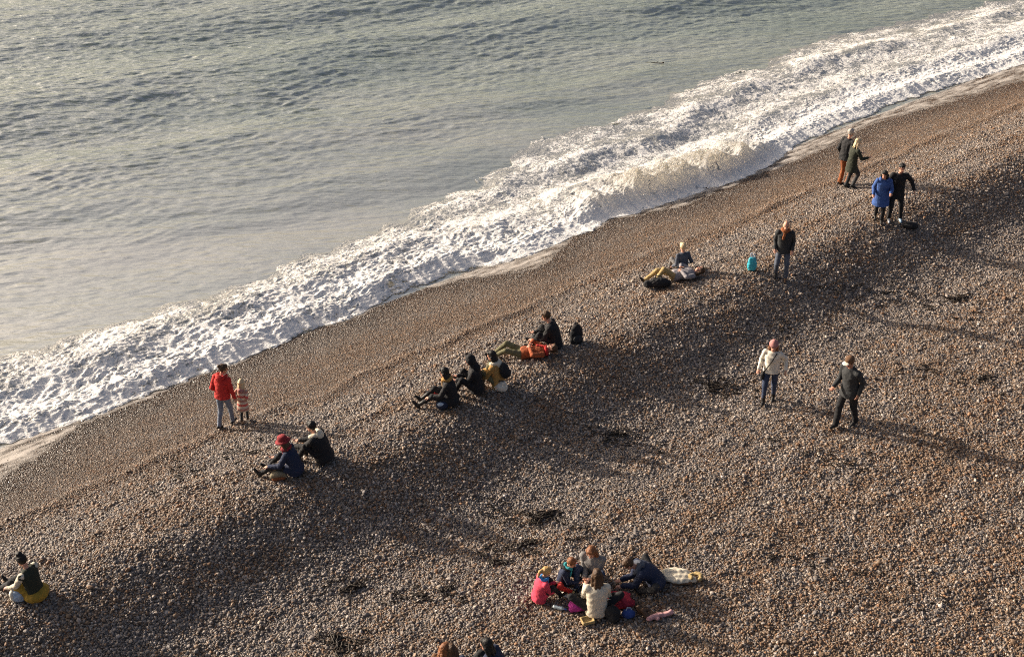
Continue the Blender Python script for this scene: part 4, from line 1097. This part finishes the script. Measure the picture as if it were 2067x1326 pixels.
# things by the three on the bank
o = thing_soft('handbag', 'navy and white handbag beside the boots of the yellow scarf wearer', 'bag', 893, 826,
               lambda q: (q.ell(V(0, 0, .09), (X * .14, Y * .10, Z * .11)),), NAVY, 10, .010)
q = MB(); q.ell(V(-.03, -.05, .13), (X * .08, Y * .05, Z * .05)); soft('flap', q, PALEB, o, .012, 1); handle(o, [(-.08, 0, .17), (-.05, 0, .25), (.04, 0, .26), (.08, 0, .17)], SHOE, .008)
o = thing_soft('red_gloves', 'small red gloves lying on the lap side of the yellow scarf wearer', 'gloves', 880, 806,
               lambda q: (q.cap(V(-.06, 0, .14), .035, V(.06, .02, .15), .03), q.cap(V(-.02, -.03, .15), .025, V(.05, -.06, .14), .02)), RED, 30, .004)
o = thing_soft('tote_bag', 'white tote bag slumped behind the mustard jacket', 'bag', 1011, 791,
               lambda q: (q.ell(V(0, 0, .10), (X * .15, Y * .10, Z * .11)), q.ell(V(.05, 0, .18), (X * .08, Y * .06, Z * .07))), WHITE, -10, .02)
handle(o, [(-.05, 0, .20), (-.02, -.03, .27), (.05, -.03, .27), (.09, 0, .21)], CHAR, .010)
o = thing_soft('paper_bag', 'small white paper lying on the knees of the person in black jacket', 'paper', 1096, 700,
               lambda q: q.box(V(0, 0, .20), (X * .07, Y * .05, Z * .006)), WHITE, 20, .006, .010)
# left edge bag
o = thing_soft('plastic_bag', 'white and teal plastic bag in front of the yellow skirt', 'bag', 40, 1212,
               lambda q: (q.ell(V(0, 0, .10), (X * .13, Y * .11, Z * .12)), q.cap(V(.02, 0, .2), .05, V(.05, .02, .27), .03)), PALEB, 0, .022)
q = MB(); q.ell(V(-.08, -.01, .11), (X * .06, Y * .10, Z * .12)); soft('bag_face', q, WHITE, o, .013, 1, None, .012)
handle(o, [(.03, 0, .26), (.06, .03, .33), (.09, .02, .26)], TEAL, .010)
# brown bag in front of the red hat
o = thing_soft('satchel', 'tan canvas bag with brown base in front of the red hat sitter', 'bag', 563, 968,
               lambda q: (q.cap(V(-.10, 0, .07), .065, V(.10, 0, .07), .065), q.ell(V(0, 0, .12), (X * .14, Y * .09, Z * .06))), fabric('khaki_canvas', (.24, .20, .13)), 12, .010)
q = MB(); q.cap(V(-.09, -.04, .03), .045, V(.09, -.04, .03), .045); soft('base_panel', q, RUST, o, .012, 1); handle(o, [(-.11, .02, .12), (-.05, .06, .21), (.06, .06, .21), (.11, .02, .12)], BROWN, .009)

# picnic things
o = thing_soft('cream_coat', 'crumpled cream coat with fur trim lying beside the navy jacket', 'coat', 1372, 1170,
               lambda q: (q.ell(V(-.06, .02, .05), (X * .31, Y * .21, Z * .055)), q.cap(V(-.25, .06, .06), .07, V(.05, .10, .07), .05), q.cap(V(.0, -.10, .04), .055, V(.26, -.04, .04), .045), q.cap(V(-.22, -.08, .05), .04, V(.1, .0, .08), .03)), CREAM, -8, .020, .013, None, 9)
q = MB()
for i in range(10):
    a = R(-40 + i * 30)
    p = V(.27 + .10 * math.cos(a), .0 + .08 * math.sin(a), .08 + .02 * math.sin(a * 2))
    if i: q.cap(pr, .035, p, .035)
    pr = p
soft('fur_trim', q, TAN, o, .013, 1, None, .014, 20); q = MB(); q.cap(V(-.1, -.17, .02), .03, V(.2, -.12, .02), .03); soft('lining', q, BROWN, o, .013, 1, None, .008)
o = thing_soft('magenta_bag', 'magenta pink bag on the shingle left of the cream jumper', 'bag', 1164, 1232,
               lambda q: (q.ell(V(0, 0, .09), (X * .15, Y * .12, Z * .09)), q.cap(V(-.09, -.03, .05), .06, V(.09, -.03, .05), .06)), MAG, 10, .016)
handle(o, [(-.07, 0, .16), (-.03, .0, .21), (.04, .0, .21), (.08, 0, .15)], CORAL, .009)
o = thing_soft('red_jacket', 'crumpled crimson jacket heaped right of the cream jumper', 'jacket', 1252, 1222,
               lambda q: (q.ell(V(0, 0, .08), (X * .24, Y * .16, Z * .11)), q.cap(V(-.18, .08, .09), .07, V(.10, .10, .14), .06), q.cap(V(.02, -.08, .06), .07, V(.20, .02, .05), .05)), fabric('crimson_cloth', (.42, .03, .05)), -12, .032, .014, None, 8)
q = MB(); q.cap(V(-.14, -.02, .17), .03, V(.0, .0, .19), .03); soft('collar', q, CORAL, o, .012, 1, None, .008)
o = thing_soft('blue_bag', 'small royal blue bag by the crimson jacket', 'bag', 1268, 1246,
               lambda q: (q.ell(V(0, 0, .06), (X * .12, Y * .09, Z * .08)), q.cap(V(-.07, 0, .05), .05, V(.06, .03, .06), .04)), fabric('royal_blue_cloth', (.03, .06, .22)), 5, .012)
handle(o, [(-.05, 0, .12), (-.02, .02, .18), (.04, .02, .17), (.06, 0, .11)], PALEB, .008)
o = thing_soft('rucksack', 'black rucksack leaning close right of the cream jumper', 'rucksack', 1236, 1252,
               lambda q: (q.ell(V(0, 0, .13), (X * .14, Y * .10, Z * .16)), q.ell(V(.03, -.07, .08), (X * .09, Y * .05, Z * .08))), BLACK, -15, .010)
handle(o, [(-.03, 0, .28), (-.02, 0, .33), (.03, 0, .33), (.04, 0, .28)], BLACK, .009); handle(o, [(-.08, .08, .25), (-.1, .13, .15), (-.09, .08, .03)], BLACK, .014, 'shoulder_strap')
o = thing_soft('brown_shoes', 'dark brown boots dropped on the shingle right of the blue bag', 'boots', 1302, 1240,
               lambda q: (q.cap(V(-.10, 0, .05), .045, V(.05, .02, .05), .04), q.cap(V(-.10, 0, .05), .045, V(-.13, .02, .16), .045), q.cap(V(-.04, -.12, .05), .045, V(.10, -.12, .05), .04), q.cap(V(-.04, -.12, .05), .045, V(-.08, -.06, .14), .045)), SHOEB, 20, .005)
o = thing_soft('pink_scarf', 'pale pink scarf dropped on the shingle, rightmost of the picnic things', 'scarf', 1332, 1248,
               lambda q: (q.cap(V(-.20, -.05, .03), .045, V(-.04, .0, .05), .05), q.cap(V(-.04, 0, .05), .05, V(.08, .02, .04), .035), q.cap(V(.08, .02, .04), .04, V(.20, .06, .05), .045), q.cap(V(-.16, .02, .03), .03, V(-.05, -.06, .03), .03)), fabric('pale_pink_wool', (.62, .34, .33)), 5, .016)
o = thing_soft('bottle', 'clear plastic water bottle lying left of the magenta bag', 'bottle', 1128, 1232,
               lambda q: (q.cap(V(-.08, 0, .04), .036, V(.05, 0, .04), .036), q.cap(V(.05, 0, .04), .034, V(.10, 0, .04), .014)), fabric('pale_plastic', (.45, .52, .54), .15, .1, 20, 0), -20, .003, .009)
q = MB(); q.cap(V(.115, 0, .04), .016, V(.13, 0, .04), .016); link('cap', q.mesh('cap'), BLUE, o)
o = thing_soft('paper_wrap', 'open white paper wrapper between the picnic children and cream jumper', 'wrapper', 1157, 1204,
               lambda q: (q.box(V(0, 0, .03), (X * .19, Y * .13, Z * .012)), q.cap(V(-.16, -.08, .04), .03, V(-.05, .10, .06), .025), q.cap(V(.06, -.10, .05), .025, V(.16, .05, .05), .03)), WHITE, -25, .022, .011)
q = MB(); q.ell(V(.02, 0, .06), (X * .06, Y * .04, Z * .03)); soft('sandwich', q, TAN, o, .011, 1, None, .008, 20)
o = thing_soft('cardboard_tray', 'tan cardboard tray on the shingle nearest the camera by the cream jumper', 'tray', 1186, 1258,
               lambda q: (q.box(V(0, 0, .02), (X * .10, Y * .075, Z * .012)), q.box(V(-.10, 0, .045), (X * .011, Y * .08, Z * .03)), q.box(V(.10, 0, .045), (X * .011, Y * .08, Z * .03)), q.box(V(0, .075, .045), (X * .10, Y * .011, Z * .03)), q.box(V(0, -.075, .045), (X * .10, Y * .011, Z * .03))), TAN, 18, .004, .0095)

# driftwood afloat
dx_, dy_ = on_sea(1322, 131)
q = MB(); q.chain([V(-.36, .12, .02), V(-.16, .06, .04), V(.04, .0, .03), V(.22, -.05, .04), V(.30, -.08, .07)], [.010, .014, .017, .022, .038], 10)
o = soft('driftwood', q, fabric('wet_wood', (.03, .022, .016), .4), None, .011, 1, None, .006)
o.location = (dx_, dy_, SEA_Z + 0.03); tag(o, 'dark driftwood branch floating on the sea beyond the foam', 'driftwood')
q = MB(); q.chain([V(.06, 0, .03), V(.10, .07, .06), V(.15, .10, .08)], [.010, .008, .005], 8); link('twig', q.mesh('twig'), MATS['wet_wood'], o)

# seaweed scraps
WEED = fabric('dried_seaweed', (.028, .019, .012), .5, .5, 40, 0)
def weed(label, u, v, w, d, n, seed):
    r_ = random.Random(seed); q = MB()
    for i in range(n):
        a = r_.random() * 6.28; p = V(r_.gauss(0, w * .4), r_.gauss(0, d * .4), .03)
        pts = [p]
        for j in range(4):
            a += r_.gauss(0, .9); p = p + V(math.cos(a) * w * .22, math.sin(a) * d * .3, r_.gauss(0, .014)); p[2] = min(max(p[2], .015), .09); pts.append(p)
        q.chain(pts, [.014, .017, .015, .012, .007], 6)
    o = link('seaweed', q.mesh('seaweed'), WEED)
    g = place(u, v); o.location = (g[0], g[1], g[2] + .015); o.rotation_euler = (0, 0, R(20))
    tag(o, label, 'seaweed', 'dark seaweed scraps on the shingle')
weed('long dark seaweed strip left of the woman in white fleece', 1442, 781, .38, .22, 26, 1)
weed('dark seaweed tangle on bare shingle at lower left of the picnic', 712, 1190, .26, .20, 20, 2)
weed('dark seaweed clump just above and left of the ginger picnic child', 1012, 1136, .26, .14, 18, 3)
weed('dark seaweed strip up the beach above the ginger haired picnic woman', 1098, 1046, .44, .16, 26, 4)
weed('dark seaweed scrap between that strip and the seaweed clump by the picnic', 1062, 1102, .24, .14, 14, 5)
weed('dark seaweed tangle at the lower edge left of the three heads', 682, 1302, .24, .26, 22, 6)
weed('dark seaweed scrap on the shingle below the three seated in a row', 1240, 880, .30, .16, 16, 7)
weed('dark seaweed scrap below the man in dark jacket near the right edge', 1990, 765, .26, .14, 12, 8)
weed('dark seaweed scrap by the right edge under the long shadows', 1935, 607, .46, .2, 24, 9)
weed('small dark seaweed scrap left of the magenta bag side of the picnic', 905, 1195, .24, .12, 12, 10)

def weed_litter():
    """loose flecks of dried weed along the old tide lines"""
    r_ = random.Random(77); q = MB()
    lines = [((1620, 560), (1990, 640), 26), ((1400, 770), (1560, 800), 14), ((1180, 860), (1330, 900), 12), ((980, 1030), (1180, 1075), 16), ((960, 1130), (1080, 1100), 8),
             ((1500, 640), (1760, 700), 10), ((640, 1180), (960, 1210), 12), ((1850, 740), (2050, 790), 10), ((1560, 900), (1760, 940), 8), ((300, 990), (520, 900), 10), ((620, 1290), (760, 1320), 6), ((1500, 1090), (1960, 1240), 12)]
    for a, c, n in lines:
        for i in range(int(n * 1.9)):
            f = r_.random()
            g = place(a[0] + (c[0] - a[0]) * f + r_.gauss(0, 14), a[1] + (c[1] - a[1]) * f + r_.gauss(0, 12))
            sz = 0.06 + 0.14 * r_.random() ** 2
            for s in range(2 + int(r_.random() * 4)):
                an = r_.random() * 6.28; p = g + V(r_.gauss(0, sz * .6), r_.gauss(0, sz * .4), 0.035); pts = [p]
                for j in range(2):
                    an += r_.gauss(0, .8); p = p + V(math.cos(an), math.sin(an) * .7, r_.gauss(0, .12)) * sz * .6; pts.append(p)
                q.chain(pts, [.010, .013, .006], 5)
    return q.mesh('seaweed_litter')
tag(link('seaweed_litter', weed_litter(), WEED), 'small dark flecks of dried seaweed strewn along the tide lines', 'seaweed', kind='stuff')

finish_soft()
